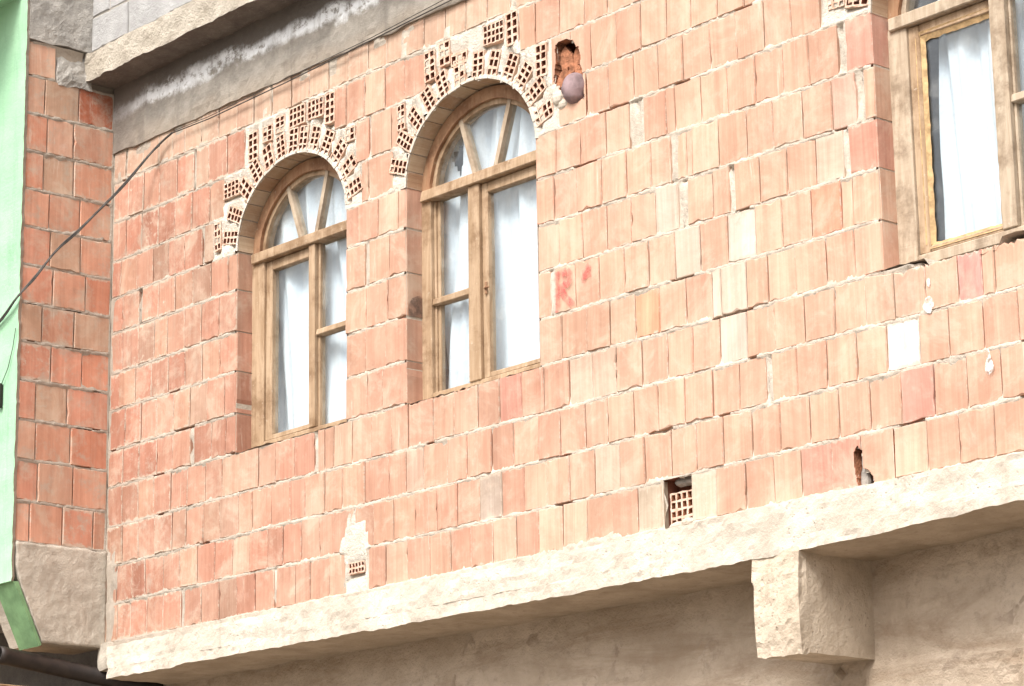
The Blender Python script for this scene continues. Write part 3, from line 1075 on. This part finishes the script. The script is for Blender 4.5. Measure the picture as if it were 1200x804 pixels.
us_.rough(-.01, 7.5, -.192, .3, 3.022, 3.182, .03, f, 0)
M['uslab'] = mat_concrete('upper_slab_concrete', (.50, .44, .36), (.62, .56, .47), (.30, .24, .18), 1.8, .02, .7)
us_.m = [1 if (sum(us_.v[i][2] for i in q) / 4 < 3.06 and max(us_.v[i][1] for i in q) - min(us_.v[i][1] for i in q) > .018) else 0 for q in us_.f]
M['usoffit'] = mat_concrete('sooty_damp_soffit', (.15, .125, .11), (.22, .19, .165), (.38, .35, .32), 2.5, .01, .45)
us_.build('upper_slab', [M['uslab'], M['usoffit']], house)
bw = MB()
for r in range(10):
    z0 = 3.193 + r * .198
    x = .01 + (.36 if r % 2 == 0 else .17) - .39 * 1
    while x < 7.5:
        x0, x1 = max(.01, x), min(7.5, x + .39)
        g = random.uniform(.9, 1.06)
        put_brick(bw, lambda u, v, w: (u, -w - .165, v), x0 + .004, x1 - .004, z0 + .006, z0 + .006, z0 + .192, z0 + .192, (.40 * g, .395 * g, .39 * g), chip=.08)
        x += .39
bw.box(.01, 7.5, -.158, .3, 3.185, 5.2, 1)
M['jgrey'] = mat_concrete('grey_joint_mortar', (.40, .37, .33), (.52, .48, .43), (.28, .25, .22), 3, .012, .6)
bw.build('block_wall', [M['block'], M['jgrey']], house)

# --- first floor slab, bracket, lower wall
sl = MB()


def f(x, y, z):
    fr = 1 if y < .0 else 0
    rgt = max(0, min(1, (x - 5.0) / 1.0))
    dz = (.008 * fbm(x * 4, y * 3, 2) + .005 * n3(x * 23, y * 12, z * 9) + .028 * rgt + .014 * max(0, min(1, (3.2 - x) / 2))) if z < -.12 else .005 * n3(x * 20, y * 20, 4) - .014 + .022 * max(0, min(1, (x - 3.6) / 1.4))
    dy = fr * (.008 * fbm(x * 4.5, z * 10, 6) + .004 * n3(x * 24, z * 24, 7) + .002 * n3(x * 60, z * 60, 3))
    dx = (.03 * fbm(y * 8, z * 12, 3)) if x < .2 else 0
    return (x + dx, y + dy, z + dz)


sl.rough(.085, 7.5, -.034, .39, -.197, -.004, .0195, f, 0)
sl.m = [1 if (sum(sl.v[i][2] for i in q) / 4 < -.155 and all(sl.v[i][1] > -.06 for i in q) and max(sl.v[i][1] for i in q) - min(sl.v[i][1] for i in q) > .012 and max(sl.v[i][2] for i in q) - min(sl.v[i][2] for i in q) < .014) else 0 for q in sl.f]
M['soffit'] = mat_concrete('shaded_brown_soffit', (.36, .285, .21), (.48, .39, .30), (.26, .20, .15), 1.4, .004, .6)  # browner than the slab face: shade of the underside put into the colour
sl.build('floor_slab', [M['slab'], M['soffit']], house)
br = MB()


def f(x, y, z):
    fr = 1 if y < -.0 else .25
    d = .014 * fbm(x * 9, y * 9, z * 9) + .004 * n3(x * 38, y * 30, z * 38)
    bulge = .012 * sin((z + .6) / .4 * pi)
    return (x + d * fr * .9 - (.014 if x < 4.75 else 0) * (1 if z > -.3 else 0) , y - fr * (d + bulge) * (1 if y < .05 else 0), z + .012 * fbm(x * 14, y * 14, 2) * fr - .02 * fr * max(0, (x - 4.7) / .23) * (1 if z < -.4 else 0))


br.rough(4.69, 4.925, -.034, .39, -.578, -.185, .0195, f, 0)
br.build('concrete_bracket', M['bracket'], house)
lw = MB()
xs = [-.13 + i * .03 for i in range(int(7.63 / .03))] + [7.5]
zs = [-.17 - i * .03 for i in range(34)] + [-1.4, -2., -2.8, -Z0]


def lowy(x, z):
    y = .375 + .008 * fbm(x * 3, z * 3, 4) + .006 * n3(x * 22, z * 22, 5)
    # broken, stony patches
    for cx, cz, r, a in ((4.72, -.62, .16, .03), (5.75, -.76, .3, .05), (4.0, -.45, .1, .02), (2.6, -.5, .16, .012)):
        d = ((x - cx) ** 2 + (z - cz) ** 2) / r ** 2
        if d < 1:
            y -= a * (1 - d) * (n3(x * 30, z * 30, 8) + .2)
    if z < -.615 + .01 * n3(x * 5, 1, 1) and x > 4.85:
        y -= .012
    return y


Pm = [[lw.vert((x, lowy(x, z), z)) for x in xs] for z in zs]
for r in range(len(zs) - 1):
    for i in range(len(xs) - 1):
        lw.face([Pm[r + 1][i], Pm[r + 1][i + 1], Pm[r][i + 1], Pm[r][i]], 0)
lw.build('lower_wall', M['lower'], house)

# --- the room behind the windows
rm = MB()
x0, x1, y0, y1, z0, z1 = .05, 7.48, .20, 3.2, -.02, 2.66
for q in ([(x0, y1, z0), (x1, y1, z0), (x1, y1, z1), (x0, y1, z1)], [(x0, y0, z0), (x0, y1, z0), (x0, y1, z1), (x0, y0, z1)],
          [(x1, y0, z0), (x1, y0, z1), (x1, y1, z1), (x1, y1, z0)], [(x0, y0, z1), (x0, y1, z1), (x1, y1, z1), (x1, y0, z1)], [(x0, y0, z0), (x1, y0, z0), (x1, y1, z0), (x0, y1, z0)]):
    rm.poly(q, 0)
rm.build('room', M['soot_and_dark'], house)
rf = MB()
rf.box(-.1, 7.58, -.2, 4.0, 5.2, 5.35, 0)
rf.box(-.1, 7.5, 3.96, 4.0, -Z0, 5.2, 0)
rf.build('roof', M['rgrey'], house)

# --- windows
GY = .128


def bar(mb, x0, x1, z0, z1, y0=.09, y1=.16, mat=0, j=.0015):
    mb.box(x0, x1, y0, y1, z0, z1, mat, bev=.004, jit=j)


def slant(mb, p, q, w, y0, y1, mat=0):
    d = Vector((q[0] - p[0], q[1] - p[1])); n = Vector((-d.y, d.x)).normalized() * w / 2
    f = [(p[0] - n.x, p[1] - n.y), (p[0] + n.x, p[1] + n.y), (q[0] + n.x, q[1] + n.y), (q[0] - n.x, q[1] - n.y)]
    a = [mb.vert((x, y0, z)) for x, z in f]; b = [mb.vert((x, y1, z)) for x, z in f]
    mb.face(a, mat); mb.face(b[::-1], mat)
    for i in range(4):
        j = (i + 1) % 4
        mb.face([a[i], b[i], b[j], a[j]], mat)


def sub(name, mb, mats, par, recalc=False):
    return mb.build(name, mats, par, recalc)


def pane(x0, x1, z0, z1, par):
    m = MB()
    m.box(x0 - .006, x1 + .006, GY, GY + .004, z0 - .006, z1 + .006)
    sub('pane', m, M['glass'], par)


def window(a, b, c, jl, mull, sash, mid, mun, side, wood, label):
    """frame with arched head; sash = 'L' or 'R' names the side of the tall casement"""
    ra = (b - a) / 2
    fr = MB()
    bar(fr, a - .004, jl, .826, 1.80, .092)
    bar(fr, b - .10, b + .004, .826, 1.80, .092)
    bar(fr, jl, b - .10, .826, .872, .094)
    n = 28
    for i in range(n):
        t0, t1 = pi * i / n, pi * (i + 1) / n
        E = lambda t, r, y: (c + (ra + r) * cos(t), y, SP - .012 + (EB + r) * sin(t))
        w = lambda t: -.055 + .006 * n3(t * 4, c, 1)
        fr.poly([E(t0, w(t0), .094), E(t0, .004, .094), E(t1, .004, .094), E(t1, w(t1), .094)][::-1], 1)
        fr.poly([E(t0, w(t0), .094), E(t0, w(t0), .165), E(t1, w(t1), .165), E(t1, w(t1), .094)], 1)
        fr.poly([E(t0, -.05, .112), E(t0, -.078, .112), E(t1, -.078, .112), E(t1, -.05, .112)], 0)
        fr.poly([E(t0, -.078, .112), E(t0, -.078, .16), E(t1, -.078, .16), E(t1, -.078, .112)], 0)
    W = fr.build('window', [wood, M['rust']], house, True)
    W['label'] = label
    t = MB(); bar(t, a + .012, b - .004, 1.79, 1.843, .074, .16, j=.003); sub('transom', t, M['oldwood'] if wood is M['oldwood'] else M['wood'], W)
    m = MB(); bar(m, mull[0], mull[1], .872, 1.79, .088, .16, j=.002); sub('mullion', m, wood, W)
    L, R = (jl, mull[0]), (mull[1], b - .10)
    S, T = (L, R) if sash == 'L' else (R, L)
    s = MB()
    if sash == 'L':
        st = (S[0], S[0] + .052, S[1] - .012, S[1])
    else:
        st = (S[0], S[0] + .042, S[1] - .02, S[1])
    bar(s, st[0], st[1], .874, 1.788, .106, .15, j=.002); bar(s, st[2], st[3], .874, 1.788, .106, .15)
    bar(s, st[1], st[2], 1.738, 1.788, .107, .15); bar(s, st[1], st[2], .874, .90, .107, .15)
    sub('sash', s, M['wood'], W)
    pane(st[1], st[2], .90, 1.738, W)
    r = MB(); bar(r, T[0], T[1], mid - .014, mid + .018, .097, .15, j=.002)
    bar(r, T[0], T[0] + .012, .872, 1.79, .112, .15); bar(r, T[1] - .012, T[1], .872, 1.79, .112, .15)
    if sash == 'R':
        bar(r, T[0] + .012, T[0] + .032, .872, 1.79, .122, .15)
    sub('glazing_bar', r, wood, W)
    pane(T[0] + .01, T[1] - .01, mid + .018, 1.79, W); pane(T[0] + .01, T[1] - .01, .872, mid - .014, W)
    for p, q in mun:
        u = MB(); slant(u, p, q, .026, .108, .15); sub('muntin', u, M['oldwood'], W)
    g = MB()
    pts = [(c + (ra - .05) * cos(pi * i / 24), SP - .012 + (EB - .05) * sin(pi * i / 24)) for i in range(25)]
    f0 = [g.vert((x, GY, z)) for x, z in pts]; f1 = [g.vert((x, GY + .004, z)) for x, z in pts]
    g.face(f0[::-1]); g.face(f1)
    sub('fanlight_pane', g, M['glass'], W)
    if sash == 'R':
        h = MB(); bar(h, st[0] + .024, st[0] + .038, 1.26, 1.32, .095, .107, j=0); bar(h, st[0] + .028, st[0] + .065, 1.283, 1.293, .085, .096, j=0)
        sub('handle', h, M['rust'], W)
    if side == 'putty':
        p = MB()
        for i in range(30):
            za, zb = .905 + .83 * i / 30, .905 + .83 * (i + 1) / 30
            k = lambda z: .020 + .008 * n3(z * 30, 1, 5)
            p.poly([(st[1] - .018, .1045, za), (st[1] + k(za), .122, za), (st[1] + k(zb), .122, zb), (st[1] - .018, .1045, zb)])
            p.poly([(st[2] - k(za) * .6, .122, za), (st[2] + .012, .1045, za), (st[2] + .012, .1045, zb), (st[2] - k(zb) * .6, .122, zb)])
        for i in range(16):
            xa, xb = st[1] + (st[2] - st[1]) * i / 16, st[1] + (st[2] - st[1]) * (i + 1) / 16
            k = lambda x: .02 + .008 * n3(x * 30, 1, 9)
            p.poly([(xa, .122, 1.738 - k(xa)), (xb, .122, 1.738 - k(xb)), (xb, .1045, 1.755), (xa, .1045, 1.755)])
            p.poly([(xa, .1045, .885), (xb, .1045, .885), (xb, .122, .90 + k(xb) * .6), (xa, .122, .90 + k(xa) * .6)])
        sub('putty', p, M['putty'], W)
    return W


window(*WIN[0], 1.255, (1.63, 1.68), 'L', 1.338, [((1.543, 1.84), (1.425, 2.15)), ((1.662, 1.84), (1.762, 2.17))], '', M['wood'], 'left arched window with its tall casement on the left')
window(*WIN[1], 2.572, (2.84, 2.92), 'R', 1.30, [((2.876, 1.84), (2.772, 2.14)), ((3.014, 1.84), (3.134, 2.17))], '', M['wood'], 'middle arched window with its tall casement on the right')
window(*WIN[2], 5.483, (5.895, 5.965), 'L', 1.365, [((5.77, 1.84), (5.66, 2.15)), ((5.90, 1.84), (6.0, 2.17))], 'putty', M['oldwood'], 'right hand window with yellow putty round its glass')


def curtain(x0, x1, z0, z1, fold, seed, label, hole=None, lean=0., gather=None):
    m = MB()
    nx, nz2 = 90, 60
    g = []
    for j in range(nz2 + 1):
        z = z0 + (z1 - z0) * j / nz2
        row = []
        for i in range(nx + 1):
            t = i / nx
            x = x0 + (x1 - x0) * t
            ph = x * fold + lean * (z - 1.2) * fold + 1.2 * n3(x * 3, z * .8, seed)
            y = .190 + .021 * sin(ph) + .010 * sin(ph * 2.3 + 1 + seed) + .012 * n3(x * 5 + z * 2, z * 1.4, seed)
            row.append(m.vert((x + .008 * n3(z * 3, seed, 1) * (1 if i in (0,) else 1), y, z)))
        g.append(row)
    for j in range(nz2):
        for i in range(nx):
            x, z = x0 + (x1 - x0) * (i + .5) / nx, z0 + (z1 - z0) * (j + .5) / nz2
            if hole and ((x - hole[0]) / hole[2]) ** 2 + ((z - hole[1]) / hole[3]) ** 2 < 1 + .4 * n3(x * 20, z * 20, 1):
                continue
            m.face([g[j][i], g[j][i + 1], g[j + 1][i + 1], g[j + 1][i]], 0, smooth=True)
    o = m.build('curtain', M['curtain'])
    tag(o, label, 'curtain', 'white curtains behind the panes')
    return o


curtain(1.20, 2.03, .86, 2.27, 26, 1., 'white curtain hanging behind the left arched window', lean=.12)
curtain(2.54, 3.40, .86, 2.27, 30, 5., 'white curtain hanging behind the arched window next to the mauve ball', hole=(2.67, 1.985, .05, .075), lean=-.1)
curtain(5.548, 6.26, .88, 2.27, 34, 9., 'white curtain behind the window cut off by the right edge of the photo', lean=.05)

# --- paint on the bricks
so_ = MB()
so_.poly([(2.5095, .010, 1.235), (2.5095, .112, 1.235), (2.5095, .114, 1.315), (2.5095, .075, 1.345), (2.5095, .03, 1.325), (2.5095, .008, 1.29)])
so_.build('soot_stain', mat_paint_patch('soot_and_dark', (.07, .06, .055), .25, .75, .75), house)
rp = MB()


def stroke(mb, pts, w, y=-.0062):
    for i, ((x0, z0), (x1, z1)) in enumerate(zip(pts, pts[1:])):
        d = Vector((x1 - x0, z1 - z0)); n = Vector((-d.y, d.x)).normalized() * w / 2
        yy = y - .0004 * i - .0003 * len(mb.f) * .1
        mb.poly([(x0 - n.x, yy, z0 - n.y), (x1 - n.x, yy, z1 - n.y), (x1 + n.x, yy, z1 + n.y), (x0 + n.x, yy, z0 + n.y)])


stroke(rp, [(3.548, 1.215), (3.548, 1.035)], .032)
stroke(rp, [(3.548, 1.195), (3.61, 1.205), (3.635, 1.175), (3.60, 1.14), (3.55, 1.13)], .042)
stroke(rp, [(3.57, 1.13), (3.605, 1.085), (3.648, 1.045)], .036)
stroke(rp, [(3.592, 1.205), (3.592, 1.15)], .016)
rp.build('red_letter', M['rpaint'], house)
rp = MB()
stroke(rp, [(3.712, 1.13), (3.735, 1.18), (3.758, 1.20)], .035)
stroke(rp, [(3.712, 1.165), (3.765, 1.17)], .045)
rp.build('red_smear', M['rpaint'], house)
for x, z, r, q in ((5.607, .636, .026, 1.1), (5.612, .72, .008, 2.), (5.876, .345, .020, 1.5), (5.874, .385, .009, 3.)):
    wp = MB()
    pts = []
    for i in range(18):
        t = 2 * pi * i / 18
        k = 1 + .45 * n3(cos(t) * 1.7 + x * 9, sin(t) * 1.7, z * 9)
        pts.append((x + r * k * cos(t), -.0068, z + r * q * k * sin(t)))
    wp.poly(pts)
    wp.build('white_paint_spatter', M['wpaint'], house)

# ------------------------------------------------------------------ ball in the broken brick
bl = MB()
n, mrings = 28, 18
cx, cy, cz, r0 = 3.678, .010, 2.018, .066
rg = []
for i in range(mrings + 1):
    th = -pi / 2 + pi * i / mrings
    row = []
    for j in range(n):
        ph = 2 * pi * j / n
        d = (cos(th) * cos(ph), cos(th) * sin(ph), sin(th))
        k = r0 * (1 + .06 * n3(d[0] * 1.6, d[1] * 1.6, d[2] * 1.6 + 4))
        crease = .004 if abs(d[2] + .42 + .15 * d[0]) < .07 else 0
        row.append(bl.vert((cx + d[0] * (k - crease), cy + d[1] * (k - crease) * .95, cz + d[2] * k * 1.06)))
    rg.append(row)
for a, b in zip(rg, rg[1:]):
    for j in range(n):
        bl.face([a[j], a[(j + 1) % n], b[(j + 1) % n], b[j]], 0, smooth=True)
o = bl.build('ball', M['ball'])
tag(o, 'round mauve ball stuck in the broken brick beside the middle arch', 'ball')

# ------------------------------------------------------------------ green house next door
gh = empty('green_house', (-2, 0, 0))
tag(gh, 'mint green painted neighbouring house at the left edge', 'house')


def gpart(name, mb, mats):
    o = mb.build(name, mats, None)
    o.parent = gh
    o.matrix_parent_inverse = Matrix.Translation((2, 0, 0))
    return o


g = MB()
g.box(-4.5, -.135, -.545, 4, .283, 6.2, 1)
# plaster skin with a ragged torn edge against the bricks
zs = [.283 + i * .022 for i in range(int(5.9 / .022))]
ex = lambda z: .012 + .006 * fbm(1, 2, z * 14) + .005 * n3(3, 1, z * 55)
ys = lambda z: -.566 + .004 * n3(2, 2, z * 8)
for za, zb in zip(zs, zs[1:]):
    for x0, x1 in ((-4.5, -1.5), (-1.5, -.4), (-.4, -.1), (-.1, None)):
        xa, xb = (ex(za), ex(zb)) if x1 is None else (x1, x1)
        q = lambda x, z: (x, ys(z) + .003 * n3(x * 8, 1, z * 8), z)
        g.poly([q(x0, za), q(xa, za), q(xb, zb), q(x0, zb)], 0)
    g.poly([(ex(za), ys(za), za), (ex(za) - .008, -.545, za), (ex(zb) - .008, -.545, zb), (ex(zb), ys(zb), zb)], 1)
g.poly([(-4.5, ys(zs[0]), .283), (-4.5, -.545, .283), (.0, -.545, .283), (ex(.283), ys(.283), .283)], 0)
gpart('front_wall', g, [M['green'], M['mortar']])
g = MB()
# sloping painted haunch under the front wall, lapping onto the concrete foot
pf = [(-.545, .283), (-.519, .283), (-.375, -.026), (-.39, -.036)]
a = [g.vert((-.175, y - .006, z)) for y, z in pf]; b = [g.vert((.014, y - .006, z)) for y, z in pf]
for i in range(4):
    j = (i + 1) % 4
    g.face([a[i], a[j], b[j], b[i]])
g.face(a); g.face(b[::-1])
M['dgreen'] = mat_plain('shaded_green_paint', (.175, .30, .15), .85, .15, 9, .4, .006)  # darker than the wall's green: shade of the down-facing slope painted in
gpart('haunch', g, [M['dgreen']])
g = MB()
g.box(-4.5, -.32, .35, 4, -Z0, .28, 0)
M['recess'] = mat_concrete('shaded_recess_render', (.12, .11, .10), (.17, .155, .14), (.07, .06, .055), 2, .01, .5)  # dark colour stands in for the shade under the neighbour's overhang
gpart('recessed_wall', g, [M['recess']])
g = MB()
g.box(-4.6, -.05, -1.1, 4.0, 3.44, 3.60, 0, bev=.01)
gpart('balcony_slab', g, [M['green']])

# ------------------------------------------------------------------ pipe and plank awning under the foot
pp = MB()
P0, P1 = Vector((-.03, -.605, -.088)), Vector((-.03, .36, -.20))
n = 18
d = (P1 - P0).normalized(); u = d.orthogonal().normalized(); w = d.cross(u)
rings = []
for (p, r) in ((P0 + d * .12, .036), (P0, .036), (P0, .044), (P0 + d * .03, .047), (P0 + d * .06, .044), (P1, .044)):
    rings.append([pp.vert(tuple(p + (u * cos(2 * pi * k / n) + w * sin(2 * pi * k / n)) * r)) for k in range(n)])
for a, b in zip(rings, rings[1:]):
    for k in range(n):
        pp.face([a[k], a[(k + 1) % n], b[(k + 1) % n], b[k]], 0, smooth=True)
pp.face(rings[0]); pp.face(rings[-1][::-1])
o = pp.build('drainpipe', M['black'])
tag(o, 'black plastic pipe with an open end under the concrete foot', 'pipe')
aw = empty('plank_awning', (-.6, -.3, Z0 - .25))
tag(aw, 'brown plank awning below the black pipe, bottom left corner', 'awning')
for i in range(7):
    m = MB()
    x = -1.3 + i * .185
    m.box(x, x + .172, -.66 + random.uniform(-.02, .02), .30, -.262, -.236, 0, bev=.004, jit=.004)
    o = m.build('plank', M['plank'])
    o.parent = aw; o.matrix_parent_inverse = Matrix.Translation((.6, .3, -(Z0 - .25)))
for y in (-.45, .1):
    m = MB()
    m.box(-1.35, .02, y, y + .05, -.31, -.264, 0, bev=.004)
    o = m.build('batten', M['plank'])
    o.parent = aw; o.matrix_parent_inverse = Matrix.Translation((.6, .3, -(Z0 - .25)))

# ------------------------------------------------------------------ cables
cb = MB()
base = [(6.9, -.03, 2.70), (4.6, -.03, 2.675), (2.888, -.026, 2.662), (2.281, -.026, 2.638), (1.595, -.026, 2.616), (.931, -.026, 2.604), (.61, -.03, 2.612)]
pts = [Vector(p) for p in base]
cb.tube([tuple(p) for p in pts], .0032, 6)
cb.tube([(x, y - .004, z + .014 + .004 * sin(x * 5)) for x, y, z in base[:-1]] + [(.62, -.034, 2.618)], .002, 6)
# the drop that swings across the inner corner to the neighbour's wall


def ctrl(p, q, r, s, t):
    return .5 * ((2 * q) + (r - p) * t + (2 * p - 5 * q + 4 * r - s) * t * t + (3 * q - p - 3 * r + s) * t ** 3)


DROP = [Vector(p) for p in ((.66, -.03, 2.622), (.60, -.03, 2.614), (.455, -.045, 2.556), (.33, -.16, 2.362), (.215, -.30, 2.165), (.115, -.40, 2.035), (.06, -.50, 1.88), (.02, -.585, 1.757), (-.18, -.585, 1.655), (-.5, -.60, 1.56))]
sm = []
for i in range(1, len(DROP) - 2):
    for j in range(8):
        sm.append(tuple(ctrl(DROP[i - 1], DROP[i], DROP[i + 1], DROP[i + 2], j / 8)))
sm.append(tuple(DROP[-2]))
cb.tube(sm, .0058, 7)
cb.tube([(x + .006, y - .004, z - .010 + .004 * sin(i * .5)) for i, (x, y, z) in enumerate(sm[6:])], .004, 6)
o = cb.build('cable', M['cable'])
tag(o, 'black cable running under the beam and dropping across the corner to the mint wall', 'cable')
wr = MB()
wr.tube([(.0, -.575, 1.60), (-.02, -.577, 1.50), (-.06, -.578, 1.40), (-.12, -.58, 1.32)], .0022, 6)
o1 = wr.build('wire', M['cable'])
tag(o1, 'thin grey wire hanging on the mint wall below the cable', 'wire')
w2 = MB(); w2.box(-.145, -.118, -.592, -.568, 1.20, 1.33, 0, bev=.005)
w2.build('plug', M['black'], o1)

# ------------------------------------------------------------------ street
gd = MB()
gd.poly([(-400, -400, -Z0), (400, -400, -Z0), (400, 400, -Z0), (-400, 400, -Z0)])
tag(gd.build('ground', M['ground']), 'dusty beige street in front of the houses', 'ground', kind='structure')

# ------------------------------------------------------------------ camera
f_, cx, cy, cz = 3.2191226, 12.03603966, -7.65723906, -1.95204365
yaw, pit, rol = radians(48.96192177), radians(14.02672895), radians(-.92321595)
F = Vector((-sin(yaw) * cos(pit), cos(yaw) * cos(pit), sin(pit)))
R = Vector((cos(yaw), sin(yaw), 0)); U = R.cross(F)
R2 = R * cos(rol) + U * sin(rol); U2 = U * cos(rol) - R * sin(rol)
cam = bpy.data.cameras.new('camera')
cam.sensor_width = 36
cam.lens = f_ * 1000 / 1200 * 36
cam.clip_end = 2000
co = bpy.data.objects.new('camera', cam)
C.objects.link(co)
mw = Matrix((R2, U2, -F)).transposed().to_4x4()
mw.translation = (cx, cy, cz + Z0)
co.matrix_world = mw
scene.camera = co

# ------------------------------------------------------------------ light: bright veiled sky, soft sun from the front right
sd = Vector((.20, -.62, .72)).normalized()
SUN, ANG, SKY, EXP = 1.5, 22, .10, 1.30
sl_ = bpy.data.lights.new('sun', 'SUN')
sl_.energy = SUN; sl_.angle = radians(ANG); sl_.color = (1, .965, .91)
so = bpy.data.objects.new('sun', sl_)
so.rotation_euler = (-sd).to_track_quat('-Z', 'Y').to_euler()
so.location = (10, -14, 20)
C.objects.link(so)
w = bpy.data.worlds.new('World'); scene.world = w
w.use_nodes = True
nt = w.node_tree
bg = nt.nodes['Background']
sk = nt.nodes.new('ShaderNodeTexSky')
sk.sky_type = 'NISHITA'; sk.sun_disc = False
sk.sun_elevation = math.asin(sd.z); sk.sun_rotation = math.atan2(sd.x, sd.y)
sk.dust_density = 6; sk.air_density = 1.0; sk.ozone_density = 1
hs = nt.nodes.new('ShaderNodeHueSaturation'); hs.inputs['Saturation'].default_value = .35
nt.links.new(sk.outputs[0], hs.inputs['Color'])
nt.links.new(hs.outputs[0], bg.inputs['Color'])
bg.inputs['Strength'].default_value = SKY

scene.view_settings.view_transform = 'Standard'
scene.view_settings.look = 'None'
scene.view_settings.exposure = EXP
scene.view_settings.gamma = 1
scene.view_settings.use_curve_mapping = False
scene.cycles.max_bounces = 8
scene.cycles.transparent_max_bounces = 12
scene.cycles.use_denoising = True
